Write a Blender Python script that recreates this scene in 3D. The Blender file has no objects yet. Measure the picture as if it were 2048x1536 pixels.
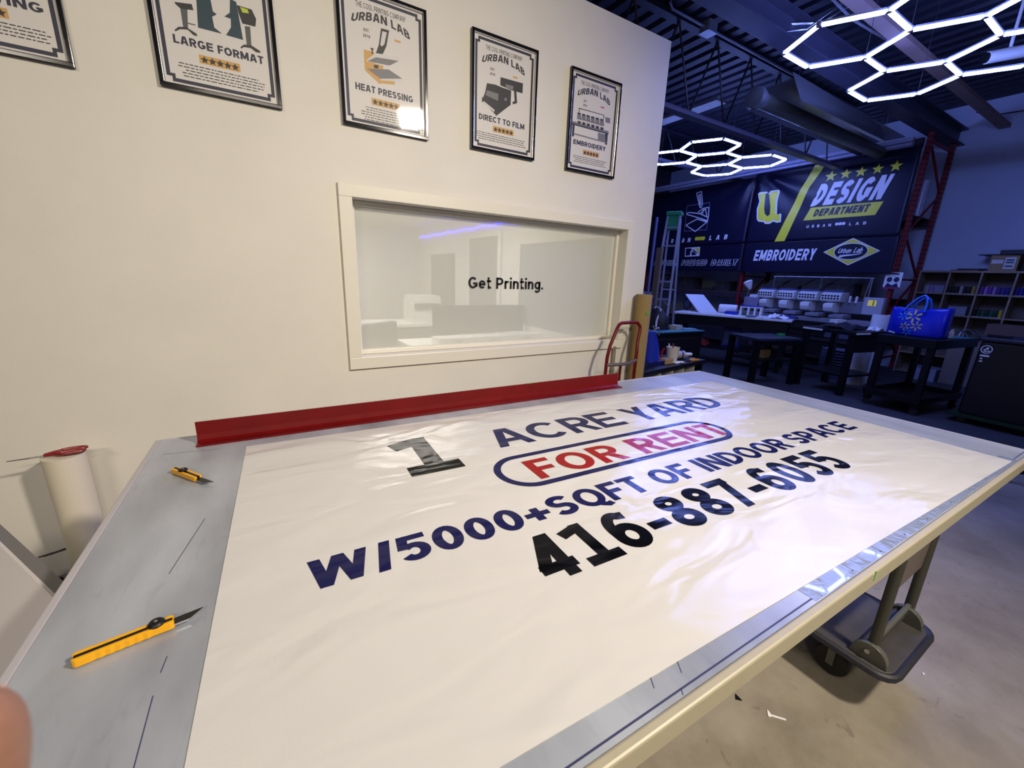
import bpy, bmesh, math, random
from math import sin, cos, pi, radians as R
from mathutils import Vector, Matrix
random.seed(7)
SC = bpy.context.scene
COL = SC.collection

# ------------------------------------------------------------------ camera, world, lights, exposure
cam_d = bpy.data.cameras.new('camera')
cam_d.sensor_width = 36.0
cam_d.sensor_fit = 'HORIZONTAL'
cam_d.lens = 819.1 / 2048 * 36
cam_d.clip_start = 0.01
cam_d.dof.use_dof = True
cam_d.dof.focus_distance = 1.6
cam_d.dof.aperture_fstop = 9
cam = bpy.data.objects.new('camera', cam_d)
cam.location = (0, 0, 1.454)
cam.rotation_euler = (1.31089, -0.03342, -0.53950)
COL.objects.link(cam)
SC.camera = cam

world = bpy.data.worlds.new('world')
world.use_nodes = True
world.node_tree.nodes['Background'].inputs[0].default_value = (0.62, 0.66, 0.85, 1)
world.node_tree.nodes['Background'].inputs[1].default_value = 0.03
SC.world = world

def area(name, loc, rot, sx, sy, power, color, spread=180):
    l = bpy.data.lights.new(name, 'AREA')
    l.shape = 'RECTANGLE'; l.size = sx; l.size_y = sy
    l.energy = power; l.color = color; l.spread = R(spread)
    o = bpy.data.objects.new(name, l)
    o.location = loc; o.rotation_euler = rot
    COL.objects.link(o)
    return o
WARM = (1.0, 0.885, 0.73)
def aimed(loc, to): return (Vector(to) - Vector(loc)).to_track_quat('-Z', 'Y').to_euler()
for loc, to, sx, sy, pw in (((2.0, -1.15, 3.45), (0.7, 1.15, 0.86), .30, .22, 58), ((0.2, -2.7, 3.45), (0.4, 1.6, .5), 1.2, .25, 22), ((-2.3, -2.4, 3.45), (-.3, 2.0, .5), 1.2, .25, 20)):  # first is the lamp mirrored in the posters, the others added fill
    area('shop_lamp_and_fill', loc, aimed(loc, to), sx, sy, pw, WARM, 108)
area('office_ceiling_lamp', (1.2, 4.4, 2.18), (0, 0, 0), 1.6, 0.6, 55, (1.0, 0.95, 0.86))
area('office_ceiling_lamp', (1.0, 6.6, 2.18), (0, 0, 0), 1.6, 0.6, 40, (1.0, 0.95, 0.86))

vs = SC.view_settings
vs.view_transform = 'Standard'
try: vs.look = 'None'
except Exception: pass
vs.exposure = 0.0
vs.gamma = 1.0
vs.use_curve_mapping = False

# ------------------------------------------------------------------ materials
def lin(c):
    return tuple((x / 12.92 if x <= 0.04045 else ((x + 0.055) / 1.055) ** 2.4) for x in c)
def hx(s):
    return lin(tuple(int(s[i:i + 2], 16) / 255 for i in (0, 2, 4)))
MATS = {}
def mat(name, color, rough=0.5, metal=0.0, vary=0.0, vscale=6.0, bump=0.0, bscale=40.0, coat=0.0, emit=None, estr=0.0, spec=0.5):
    if name in MATS: return MATS[name]
    if isinstance(color, str): color = hx(color)
    m = bpy.data.materials.new(name); m.use_nodes = True
    nt = m.node_tree; b = nt.nodes['Principled BSDF']
    b.inputs['Base Color'].default_value = (*color, 1)
    b.inputs['Roughness'].default_value = rough
    b.inputs['Metallic'].default_value = metal
    b.inputs['Specular IOR Level'].default_value = spec
    b.inputs['Coat Weight'].default_value = coat
    if emit:
        b.inputs['Emission Color'].default_value = (*emit, 1)
        b.inputs['Emission Strength'].default_value = estr
    if vary or bump:
        tc = nt.nodes.new('ShaderNodeTexCoord')
    if vary:
        n = nt.nodes.new('ShaderNodeTexNoise'); n.inputs['Scale'].default_value = vscale; n.inputs['Detail'].default_value = 6
        nt.links.new(tc.outputs['Object'], n.inputs['Vector'])
        r = nt.nodes.new('ShaderNodeMapRange')
        r.inputs['From Min'].default_value = 0.3; r.inputs['From Max'].default_value = 0.7
        r.inputs['To Min'].default_value = 1 - vary; r.inputs['To Max'].default_value = 1 + vary
        nt.links.new(n.outputs['Fac'], r.inputs['Value'])
        mx = nt.nodes.new('ShaderNodeVectorMath'); mx.operation = 'SCALE'
        mx.inputs[0].default_value = color
        nt.links.new(r.outputs['Result'], mx.inputs['Scale'])
        nt.links.new(mx.outputs['Vector'], b.inputs['Base Color'])
    if bump:
        n2 = nt.nodes.new('ShaderNodeTexNoise'); n2.inputs['Scale'].default_value = bscale; n2.inputs['Detail'].default_value = 4
        nt.links.new(tc.outputs['Object'], n2.inputs['Vector'])
        bp = nt.nodes.new('ShaderNodeBump'); bp.inputs['Strength'].default_value = bump; bp.inputs['Distance'].default_value = 0.01
        nt.links.new(n2.outputs['Fac'], bp.inputs['Height'])
        nt.links.new(bp.outputs['Normal'], b.inputs['Normal'])
    MATS[name] = m
    return m

def vinyl(name, color, rough=0.24, spec=.5, weave=.09):
    """glossy printed banner vinyl: broad lazy wrinkles and the fine scrim weave"""
    if name in MATS: return MATS[name]
    m = mat(name, color, rough, spec=spec)
    nt = m.node_tree; b = nt.nodes['Principled BSDF']
    tc = nt.nodes.new('ShaderNodeTexCoord')
    mp = nt.nodes.new('ShaderNodeMapping'); mp.inputs['Scale'].default_value = (1.0, 2.2, 1.0); mp.inputs['Rotation'].default_value = (0, 0, 0.5)
    nt.links.new(tc.outputs['Object'], mp.inputs['Vector'])
    n = nt.nodes.new('ShaderNodeTexNoise'); n.inputs['Scale'].default_value = 3.2; n.inputs['Detail'].default_value = 2.5; n.inputs['Distortion'].default_value = 0.6
    nt.links.new(mp.outputs['Vector'], n.inputs['Vector'])
    w = nt.nodes.new('ShaderNodeTexWave'); w.inputs['Scale'].default_value = 150; w.bands_direction = 'X'
    nt.links.new(tc.outputs['Object'], w.inputs['Vector'])
    b1 = nt.nodes.new('ShaderNodeBump'); b1.inputs['Strength'].default_value = 0.5; b1.inputs['Distance'].default_value = 0.02
    nt.links.new(n.outputs['Fac'], b1.inputs['Height'])
    b2 = nt.nodes.new('ShaderNodeBump'); b2.inputs['Strength'].default_value = weave; b2.inputs['Distance'].default_value = 0.0008
    nt.links.new(w.outputs['Fac'], b2.inputs['Height'])
    nt.links.new(b1.outputs['Normal'], b2.inputs['Normal'])
    nt.links.new(b2.outputs['Normal'], b.inputs['Normal'])
    return m

def glass_mat(name, tint, veil, rough=0.02):
    """clear pane with a whitish veil mixed in: lets through (1 - veil), the rest scatters"""
    m = bpy.data.materials.new(name); m.use_nodes = True
    nt = m.node_tree; nt.nodes.clear()
    out = nt.nodes.new('ShaderNodeOutputMaterial')
    tr = nt.nodes.new('ShaderNodeBsdfTransparent')
    df = nt.nodes.new('ShaderNodeBsdfDiffuse'); df.inputs[0].default_value = (*tint, 1)
    gl = nt.nodes.new('ShaderNodeBsdfGlossy'); gl.inputs['Roughness'].default_value = rough
    m1 = nt.nodes.new('ShaderNodeMixShader'); m1.inputs[0].default_value = veil  # see-through part mixed with an even whitish diffuse veil
    nt.links.new(tr.outputs[0], m1.inputs[1]); nt.links.new(df.outputs[0], m1.inputs[2])
    fr = nt.nodes.new('ShaderNodeFresnel'); fr.inputs['IOR'].default_value = 1.45
    m2 = nt.nodes.new('ShaderNodeMixShader')
    ge = nt.nodes.new('ShaderNodeNewGeometry')
    iv = nt.nodes.new('ShaderNodeMath'); iv.operation = 'SUBTRACT'; iv.inputs[0].default_value = 1.0
    nt.links.new(ge.outputs['Backfacing'], iv.inputs[1])
    ml = nt.nodes.new('ShaderNodeMath'); ml.operation = 'MULTIPLY'
    nt.links.new(fr.outputs[0], ml.inputs[0]); nt.links.new(iv.outputs[0], ml.inputs[1])
    nt.links.new(ml.outputs[0], m2.inputs[0]); nt.links.new(m1.outputs[0], m2.inputs[1]); nt.links.new(gl.outputs[0], m2.inputs[2])
    nt.links.new(m2.outputs[0], out.inputs['Surface'])
    MATS[name] = m
    return m

# ------------------------------------------------------------------ mesh builder
class MB:
    def __init__(s):
        s.v = []; s.f = []; s.mi = []; s.M = Matrix.Identity(4); s.m = 0
    def add(s, vs, fs, m=None):
        o = len(s.v)
        s.v += [tuple(s.M @ Vector(p)) for p in vs]
        s.f += [tuple(i + o for i in f) for f in fs]
        s.mi += [s.m if m is None else m] * len(fs)
        return s
    def box(s, x0, y0, z0, x1, y1, z1, m=None):
        v = [(x0, y0, z0), (x1, y0, z0), (x1, y1, z0), (x0, y1, z0), (x0, y0, z1), (x1, y0, z1), (x1, y1, z1), (x0, y1, z1)]
        return s.add(v, [(0, 3, 2, 1), (4, 5, 6, 7), (0, 1, 5, 4), (1, 2, 6, 5), (2, 3, 7, 6), (3, 0, 4, 7)], m)
    def rbox(s, x0, y0, z0, x1, y1, z1, r, m=None, n=4):
        """box with rounded vertical edges"""
        pts = []
        for cx, cy, a0 in ((x1 - r, y1 - r, 0), (x0 + r, y1 - r, 90), (x0 + r, y0 + r, 180), (x1 - r, y0 + r, 270)):
            for k in range(n + 1):
                a = R(a0 + 90 * k / n); pts.append((cx + r * cos(a), cy + r * sin(a)))
        return s.prism(pts, z0, z1, m)
    def prism(s, pts, z0, z1, m=None, F=None):
        n = len(pts)
        F = F or (lambda x, y, z: (x, y, z))
        v = [F(x, y, z0) for x, y in pts] + [F(x, y, z1) for x, y in pts]
        f = [tuple(range(n - 1, -1, -1)), tuple(range(n, 2 * n))] + [(i, (i + 1) % n, (i + 1) % n + n, i + n) for i in range(n)]
        return s.add(v, f, m)
    def tube(s, path, r, n=10, m=None, caps=True, close=False):
        """round tube along a polyline; r is a number or one per point"""
        P = [Vector(p) for p in path]; k = len(P)
        rr = r if isinstance(r, (list, tuple)) else [r] * k
        vs = []; fs = []; up = None
        for i in range(k):
            a = P[i - 1] if (i or close) else P[0]; c = P[(i + 1) % k] if (i < k - 1 or close) else P[-1]
            t = (c - a).normalized()
            if up is None:
                up = Vector((0, 0, 1)) if abs(t.z) < 0.9 else Vector((1, 0, 0))
            x = up.cross(t).normalized(); up = t.cross(x).normalized()
            vs += [P[i] + rr[i] * (cos(2 * pi * j / n) * x + sin(2 * pi * j / n) * up) for j in range(n)]
        segs = k if close else k - 1
        for i in range(segs):
            for j in range(n):
                i2 = (i + 1) % k
                fs.append((i * n + j, i * n + (j + 1) % n, i2 * n + (j + 1) % n, i2 * n + j))
        if caps and not close:
            fs.append(tuple(range(n - 1, -1, -1))); fs.append(tuple((k - 1) * n + j for j in range(n)))
        return s.add(vs, fs, m)
    def bar(s, a, b, w, h, m=None, up=(0, 0, 1)):
        """rectangular bar from a to b, w across, h along up"""
        a = Vector(a); b = Vector(b); t = (b - a).normalized(); u = Vector(up)
        if abs(t.dot(u)) > 0.98: u = Vector((1, 0, 0))
        x = t.cross(u).normalized(); u = x.cross(t).normalized()
        v = []
        for p in (a, b):
            v += [p - x * w / 2 - u * h / 2, p + x * w / 2 - u * h / 2, p + x * w / 2 + u * h / 2, p - x * w / 2 + u * h / 2]
        return s.add(v, [(0, 3, 2, 1), (4, 5, 6, 7), (0, 1, 5, 4), (1, 2, 6, 5), (2, 3, 7, 6), (3, 0, 4, 7)], m)
    def lathe(s, prof, n=20, m=None, c=(0, 0, 0), axis='Z'):
        """profile [(r, z)] turned about an axis through c"""
        vs = []; fs = []; k = len(prof)
        for r, z in prof:
            for j in range(n):
                a = 2 * pi * j / n
                p = (r * cos(a), r * sin(a), z)
                if axis == 'X': p = (p[2], p[0], p[1])
                if axis == 'Y': p = (p[1], p[2], p[0])
                vs.append((p[0] + c[0], p[1] + c[1], p[2] + c[2]))
        for i in range(k - 1):
            for j in range(n):
                fs.append((i * n + j, i * n + (j + 1) % n, (i + 1) * n + (j + 1) % n, (i + 1) * n + j))
        fs.append(tuple(range(n - 1, -1, -1))); fs.append(tuple((k - 1) * n + j for j in range(n)))
        return s.add(vs, fs, m)
    def poly(s, pts, m=None):
        return s.add(pts, [tuple(range(len(pts)))], m)
    def grid(s, F, nu, nv, m=None, thick=None):
        vs = [F(i / nu, j / nv) for j in range(nv + 1) for i in range(nu + 1)]
        fs = [(j * (nu + 1) + i, j * (nu + 1) + i + 1, (j + 1) * (nu + 1) + i + 1, (j + 1) * (nu + 1) + i) for j in range(nv) for i in range(nu)]
        return s.add(vs, fs, m)
    def build(s, name, mats, parent=None, loc=None, rot=None, smooth=False, bevel=0, kind=None, solid=0, subsurf=0, recalc=True, face=None):
        me = bpy.data.meshes.new(name)
        me.from_pydata(s.v, [], s.f)
        if not isinstance(mats, (list, tuple)): mats = [mats]
        for m in mats: me.materials.append(m)
        for p, i in zip(me.polygons, s.mi): p.material_index = min(i, len(mats) - 1)
        if face:
            fv = Vector(face)
            bm = bmesh.new(); bm.from_mesh(me); bm.normal_update(); bmesh.ops.reverse_faces(bm, faces=[q for q in bm.faces if q.normal.dot(fv) < 0]); bm.to_mesh(me); bm.free()
        elif recalc:
            bm = bmesh.new(); bm.from_mesh(me); bmesh.ops.recalc_face_normals(bm, faces=bm.faces); bm.to_mesh(me); bm.free()
        if smooth:
            for p in me.polygons: p.use_smooth = True
            try: me.set_sharp_from_angle(angle=R(40))
            except Exception: pass
        me.update()
        o = bpy.data.objects.new(name, me); COL.objects.link(o)
        if parent: o.parent = parent
        if loc: o.location = loc
        if rot: o.rotation_euler = rot
        if solid:
            q = o.modifiers.new('solid', 'SOLIDIFY'); q.thickness = solid; q.offset = 0
        if bevel:
            q = o.modifiers.new('bevel', 'BEVEL'); q.width = bevel; q.segments = 2; q.limit_method = 'ANGLE'
        if subsurf:
            q = o.modifiers.new('sub', 'SUBSURF'); q.levels = subsurf; q.render_levels = subsurf
        if kind: o['kind'] = kind
        return o

def tag(o, label, cat, group=None):
    o['label'] = label; o['category'] = cat
    if group: o['group'] = group
    return o
def thing(name, label, cat, loc=(0, 0, 0), rz=0.0, group=None, rot=None):
    o = bpy.data.objects.new(name, None); COL.objects.link(o)
    o.empty_display_size = 0.1
    o.location = loc; o.rotation_euler = rot or (0, 0, rz)
    return tag(o, label, cat, group)
def dup(root, loc=None, rz=None, label=None, mats=None):
    """a copy of a thing with copies of its parts and sub-parts"""
    r = root.copy(); COL.objects.link(r)
    if loc is not None: r.location = loc
    if rz is not None: r.rotation_euler = (0, 0, rz)
    if label: r['label'] = label
    for ch in list(root.children):
        c = ch.copy(); COL.objects.link(c); c.parent = r
        for g in list(ch.children):
            d = g.copy(); COL.objects.link(d); d.parent = c
    return r

# ------------------------------------------------------------------ lettering drawn with strokes
def _arc(cx, cy, rx, ry, a0, a1, n=16):
    return [(cx + rx * cos(R(a0 + (a1 - a0) * i / n)), cy + ry * sin(R(a0 + (a1 - a0) * i / n))) for i in range(n + 1)]
GW = dict(A=.76, B=.66, C=.80, D=.70, E=.64, F=.55, G=.76, H=.70, I=.2, J=.5, K=.68, L=.54, M=.86, N=.72, O=.78, P=.64, Q=.78, R=.66, S=.64, T=.62,
          U=.70, V=.72, W=1.02, X=.70, Y=.66, Z=.62)
def glyph(ch, h, foot=False):
    """strokes of one character, cap height 1: ('P', points, closed) centre lines and ('D', x0, y0, x1, y1) legs cut level"""
    X = 'P'
    if ch in GW:
        w = max(GW[ch], 2.2 * h + 0.0) if ch != 'I' else 2 * h
    elif ch.isdigit(): w = .60
    else: w = {'+': .6, '-': .40, '/': .34, '.': 2 * h, ' ': .24, 'e': .58, 't': .38, 'r': .38, 'i': 2 * h, 'n': .55, 'g': .58, 'b': .58, 'a': .56, 'd': .58, 's': .5}.get(ch, .5)
    a, b, c, t, m = h, w - h, w / 2, 1 - h, .5
    xh = .73
    P = lambda pts, closed=False: ('P', pts, closed)
    D = lambda x0, y0, x1, y1: ('D', x0, y0, x1, y1)
    k = h * 1.1
    S = []
    if ch == 'A': S = [D(k, 0, c - k * .45, 1), D(w - k, 0, c + k * .45, 1), P([(w * .22, .31), (w * .78, .31)])]
    elif ch == 'B':
        r1 = (t - .52) / 2; r2 = (.52 - h) / 2
        S = [P([(a, 0), (a, 1)]), P([(a, t)] + _arc(b - .02 - r1, t - r1, r1, r1, 90, -90) + [(a, .52)]), P([(a, .52)] + _arc(b - r2, h + r2, r2, r2, 90, -90) + [(a, h)])]
    elif ch == 'C': S = [P(_arc(c, .5, c - h, .5 - h, 42, 318, 26))]
    elif ch == 'D':
        rx = min(.42, b - a - .05)
        S = [P([(a, 0), (a, 1)]), P([(a, t)] + _arc(b - rx, .5, rx, .5 - h, 90, -90, 20) + [(a, h)])]
    elif ch == 'E': S = [P([(a, 0), (a, 1)]), P([(a, t), (w, t)]), P([(a, .51), (w * .93, .51)]), P([(a, h), (w, h)])]
    elif ch == 'F': S = [P([(a, 0), (a, 1)]), P([(a, t), (w, t)]), P([(a, .49), (w * .92, .49)])]
    elif ch == 'G': S = [P(_arc(c, .5, c - h, .5 - h, 42, 330, 26)), P([(c + .02, .44), (b, .44), (b, .16)])]
    elif ch == 'H': S = [P([(a, 0), (a, 1)]), P([(b, 0), (b, 1)]), P([(a, .51), (b, .51)])]
    elif ch == 'I': S = [P([(a, 0), (a, 1)])]
    elif ch == 'J': S = [P([(b, 1)] + _arc(c, .5 - h - .2 + .0 + h, b - c, .3 - h, 0, -170))]
    elif ch == 'K': S = [P([(a, 0), (a, 1)]), D(w * .26, .38, w - k, 1), D(w - k, 0, w * .42, .62)]
    elif ch == 'L': S = [P([(a, 1), (a, h), (w, h)])]
    elif ch == 'M': S = [P([(a, 0), (a, 1)]), P([(b, 0), (b, 1)]), D(a + .02, 1, c, .12), D(b - .02, 1, c, .12)]
    elif ch == 'N': S = [P([(a, 0), (a, 1)]), P([(b, 0), (b, 1)]), D(a + .02, 1, b - .02, 0)]
    elif ch in 'OQ':
        S = [P(_arc(c, .5, c - h, .5 - h, 0, 360, 32)[:-1], True)]
        if ch == 'Q': S.append(P([(w * .56, .16), (w * .68, .03), (w * .84, -.05), (w * 1.0, .0)]))
    elif ch in 'PR':
        y0 = .42 if ch == 'P' else .46
        r = (t - y0) / 2
        S = [P([(a, 0), (a, 1)]), P([(a, t)] + _arc(b - r, t - r, r, r, 90, -90) + [(a, y0)])]
        if ch == 'R': S.append(D(w - k, 0, c, .48))
    elif ch in 'Ss':
        H = 1 if ch == 'S' else xh
        ry = (H - 2 * h) / 4; rx = c - h
        S = [P(_arc(c, H / 2 + ry, rx, ry, 28, 270, 18) + _arc(c, H / 2 - ry, rx, ry, 90, -152, 18)[1:])]
    elif ch == 'T': S = [P([(0, t), (w, t)]), P([(c, 0), (c, 1)])]
    elif ch == 'U': S = [P([(a, 1)] + _arc(c, c, c - h, c - h, 180, 360) + [(b, 1)])]
    elif ch == 'V': S = [D(k, 1, c - .01, 0), D(w - k, 1, c + .01, 0)]
    elif ch == 'W': S = [D(k, 1, w * .27, 0), D(w * .5, 1, w * .27, 0), D(w * .5, 1, w * .73, 0), D(w - k, 1, w * .73, 0)]
    elif ch == 'X': S = [D(k, 0, w - k, 1), D(k, 1, w - k, 0)]
    elif ch == 'Y': S = [D(k, 1, c, .40), D(w - k, 1, c, .40), P([(c, 0), (c, .46)])]
    elif ch == 'Z': S = [P([(.02, t), (w, t)]), P([(0, h), (w, h)]), D(k, 0.02, w - k, .98)]
    elif ch == '0': S = [P(_arc(c, .5, c - h, .5 - h, 0, 360, 30)[:-1], True)]
    elif ch == '1':
        x = c + (.03 if foot else .06)
        S = [P([(x, 0), (x, 1)]), D(x - .27, .70, x - h * .2, .985) if not foot else P([(x - .34, .80), (x - .15, .86), (x, 1 - h * .9)])]
        if foot: S += [P([(.02, h * .95), (w + .02, h * .95)])]
    elif ch == '2': S = [P(_arc(c, 1 - .29, c - h, .29 - h, 165, -35, 16) + [(a + .02, h)]), P([(0, h), (w, h)])]
    elif ch == '4': S = [D(w * .72, 0, w * .72, 1), P([(.03, .245), (w, .245)]), D(k * 1.05, .25, w * .70, 1)]
    elif ch == '5': S = [P([(w * .95, t), (w * .22, t), (w * .155, .47)]), P(_arc(c - .01, .34, c - h, .34 - h, 142, -150, 22))]
    elif ch in '69':
        q = [P(_arc(c, .33, c - h, .33 - h, 0, 360, 26)[:-1], True), P([(w * .9, .86 - .02)] + _arc(c + .02, .5, c - h + .02, .5 - h, 65, 185, 14) + [(a, .33)])]
        S = q if ch == '6' else [(s[0], [(w - x, 1 - y) for x, y in s[1]], s[2]) for s in q]
    elif ch == '7': S = [P([(0, t), (w - .02, t)]), D(w * .32, 0, w - k, .99)]
    elif ch == '8':
        S = [P(_arc(c, .745, c - h - .03, .255 - h, 0, 360, 24)[:-1], True), P(_arc(c, .275, c - h, .275 - h, 0, 360, 26)[:-1], True)]
    elif ch == '3': S = [P(_arc(c, .745, c - h - .02, .255 - h, 150, -90, 16)), P(_arc(c, .275, c - h, .275 - h, 90, -150, 18))]
    elif ch == '+': S = [P([(c, .1), (c, .7)]), P([(0, .4), (w, .4)])]
    elif ch == '-': S = [P([(0, .36), (w, .36)])]
    elif ch == '/': S = [D(h, -.05, w - h, 1.02)]
    elif ch == '.': S = [P([(h, 0), (h, 2 * h)])]
    elif ch == 'e': S = [P([(a, xh * .5), (b, xh * .5)] + _arc(c, xh / 2, c - h, xh / 2 - h, 10, 318, 24))]
    elif ch == 't': S = [P([(w * .42, 1.0), (w * .42, h * 2)] + _arc(w * .42 + .12, h + .12 - 0, .12, .12, 190, 270, 6) + [(w, h)]), P([(0, xh - h * .8), (w, xh - h * .8)])]
    elif ch == 'r': S = [P([(a, 0), (a, xh)]), P(_arc(a + .22, xh - h - .2, .22, .2, 175, 80, 8) + [(w, xh - h)])]
    elif ch == 'i': S = [P([(a, 0), (a, xh)]), P([(a, .86), (a, .86 + 2 * h)])]
    elif ch == 'n': S = [P([(a, 0), (a, xh)]), P([(a, xh * .5)] + _arc(c, xh - h - (c - h) * .95, c - h, (c - h) * .95, 180, 0, 14) + [(b, 0)])]
    elif ch in 'gbad':
        S = [P(_arc(c, xh / 2, c - h, xh / 2 - h, 0, 360, 24)[:-1], True)]
        if ch == 'g': S.append(P([(b, xh), (b, .0)] + _arc(c, -.02, c - h, .22, 0, -155, 12)))
        if ch == 'b': S.append(P([(a, 0), (a, 1.02)]))
        if ch == 'd': S.append(P([(b, 0), (b, 1.02)]))
        if ch == 'a': S.append(P([(b, 0), (b, xh)]))
    return w, S
def stroke_quads(st, h):
    if st[0] == 'D':
        _, x0, y0, x1, y1 = st
        k = h * math.sqrt(1 + ((x1 - x0) / (y1 - y0)) ** 2)
        return [[(x0 - k, y0), (x0 + k, y0), (x1 + k, y1), (x1 - k, y1)]]
    _, pts, closed = st
    n = len(pts); L = []; Rr = []
    for i in range(n):
        if closed: p0 = pts[i - 1]; p2 = pts[(i + 1) % n]
        else: p0 = pts[max(i - 1, 0)]; p2 = pts[min(i + 1, n - 1)]
        p1 = pts[i]
        d0 = Vector((p1[0] - p0[0], p1[1] - p0[1])); d1 = Vector((p2[0] - p1[0], p2[1] - p1[1]))
        if d0.length < 1e-9: d0 = d1
        if d1.length < 1e-9: d1 = d0
        d0 = d0.normalized(); d1 = d1.normalized()
        n0 = Vector((-d0.y, d0.x)); n1 = Vector((-d1.y, d1.x))
        mm = n0 + n1
        if mm.length < 1e-6: mm = n0
        mm = mm.normalized(); q = h / max(.35, mm.dot(n0))
        L.append((p1[0] + mm.x * q, p1[1] + mm.y * q)); Rr.append((p1[0] - mm.x * q, p1[1] - mm.y * q))
    return [[L[i], L[(i + 1) % n], Rr[(i + 1) % n], Rr[i]] for i in range(n if closed else n - 1)]
LEVEL = {}
def text_polys(s, h=.09, track=.12, foot=False, sw=None):
    x = 0; out = []; lev = []
    for ch in s:
        w, S = glyph(ch, h, foot)
        for k, st in enumerate(S):
            for q in stroke_quads(st, sw or h):
                q = [(px + x, py) for px, py in q]
                if sum(q[i - 1][0] * q[i][1] - q[i][0] * q[i - 1][1] for i in range(4)) < 0: q = q[::-1]
                out.append(q); lev.append(k)
        x += w + track
    LEVEL[id(out)] = lev
    return out, x - track
def write(mb, s, F, x0, x1, y0, y1, h=.09, track=.12, m=None, slant=0.0, warp=None, foot=False, sw=None):
    """letter string s into the box x0..x1, y0..y1 of a surface; F maps (x, y) onto it"""
    P, W = text_polys(s, h, track, foot, sw)
    for q, lv in zip(P, LEVEL.pop(id(P))):
        r = []
        for px, py in q:
            u = px / W; X = x0 + (x1 - x0) * u + slant * (y1 - y0) * py; Y = y0 + (y1 - y0) * py
            if warp: X, Y = warp(X, Y, u, py)
            r.append(Vector(F(X, Y)))
        nn = (r[1] - r[0]).cross(r[2] - r[0])
        if nn.length < 1e-12: nn = (r[2] - r[0]).cross(r[3] - r[0])
        if nn.length > 0: r = [p_ + nn.normalized() * lv * 6e-5 for p_ in r]   # each stroke of a letter lies a hair above the last
        mb.poly(r, m)
def write_words(parent, s, F, x0, x1, y0, y1, mats, face, h=.09, track=.12, foot=False, name='lettering'):
    """a line of lettering with every word a part of its own"""
    _, W = text_polys(s, h, track, foot); x = 0
    for word in s.split(' '):
        _, wl_ = text_polys(word, h, track, foot)
        m = MB(); write(m, word, F, x0 + (x1 - x0) * x / W, x0 + (x1 - x0) * (x + wl_) / W, y0, y1, h=h, track=track, foot=foot)
        m.build(name, mats, parent, face=face)
        x += wl_ + 2 * track + glyph(' ', h)[0]
def star_pts(cx, cy, r, k=.42, rot=90):
    return [(cx + (r if i % 2 == 0 else r * k) * cos(R(rot + 36 * i)), cy + (r if i % 2 == 0 else r * k) * sin(R(rot + 36 * i))) for i in range(10)]
def line_polys(mb, pts, w, F, m=None):
    for q in stroke_quads(('P', pts, False), w / 2): mb.poly([F(*p) for p in q], m)

# artwork outlines, in metres on their own sheets
ART_PRESS=[('y',[(0.123,0.357),(0.173,0.358),(0.177,0.282),(0.13,0.262),(0.123,0.269)]),('y',[(0.178,0.308),(0.218,0.309),(0.217,0.292),(0.177,0.286)]),('d',[(0.17,0.302),(0.193,0.305),(0.192,0.29),(0.17,0.287)]),('w',[(0.18,0.354),(0.306,0.369),(0.308,0.356),(0.251,0.318),(0.134,0.306),(0.135,0.314)]),('g',[(0.137,0.309),(0.182,0.338),(0.3,0.351),(0.251,0.318)]),('y',[(0.135,0.276),(0.202,0.245),(0.198,0.22),(0.127,0.264)]),('y',[(0.2,0.244),(0.276,0.251),(0.275,0.237),(0.199,0.226)]),('g',[(0.135,0.276),(0.245,0.299),(0.316,0.274),(0.2,0.246)]),('w',[(0.2,0.246),(0.316,0.274),(0.312,0.258),(0.199,0.239)]),('d',[(0.214,0.472),(0.255,0.474),(0.238,0.401),(0.218,0.361),(0.183,0.356),(0.2,0.399)]),('w',[(0.22,0.461),(0.243,0.462),(0.228,0.406),(0.212,0.391),(0.207,0.401)]),('d',[(0.155,0.372),(0.173,0.374),(0.168,0.363),(0.168,0.348),(0.161,0.346),(0.162,0.362)])]
ART_DTF=[('k',[(0.195,0.416),(0.354,0.42),(0.353,0.366),(0.267,0.365),(0.194,0.374)]),('g',[(0.231,0.389),(0.286,0.39),(0.283,0.368),(0.232,0.369)]),('k',[(0.291,0.367),(0.308,0.368),(0.316,0.305),(0.286,0.292),(0.282,0.303),(0.297,0.313)]),('d',[(0.104,0.364),(0.16,0.369),(0.205,0.365),(0.271,0.363),(0.27,0.286),(0.172,0.207),(0.16,0.216),(0.073,0.267),(0.094,0.318)]),('g',[(0.105,0.328),(0.184,0.326),(0.181,0.288),(0.095,0.301)]),('k',[(0.183,0.337),(0.269,0.359),(0.27,0.289),(0.179,0.214)]),('g',[(0.226,0.315),(0.242,0.317),(0.241,0.3),(0.225,0.299)]),('w',[(0.081,0.269),(0.167,0.232),(0.164,0.22),(0.082,0.257)]),('k',[(0.073,0.284),(0.102,0.294),(0.099,0.273),(0.073,0.259)]),('k',[(0.159,0.245),(0.205,0.255),(0.173,0.206),(0.156,0.218)])]
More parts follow.
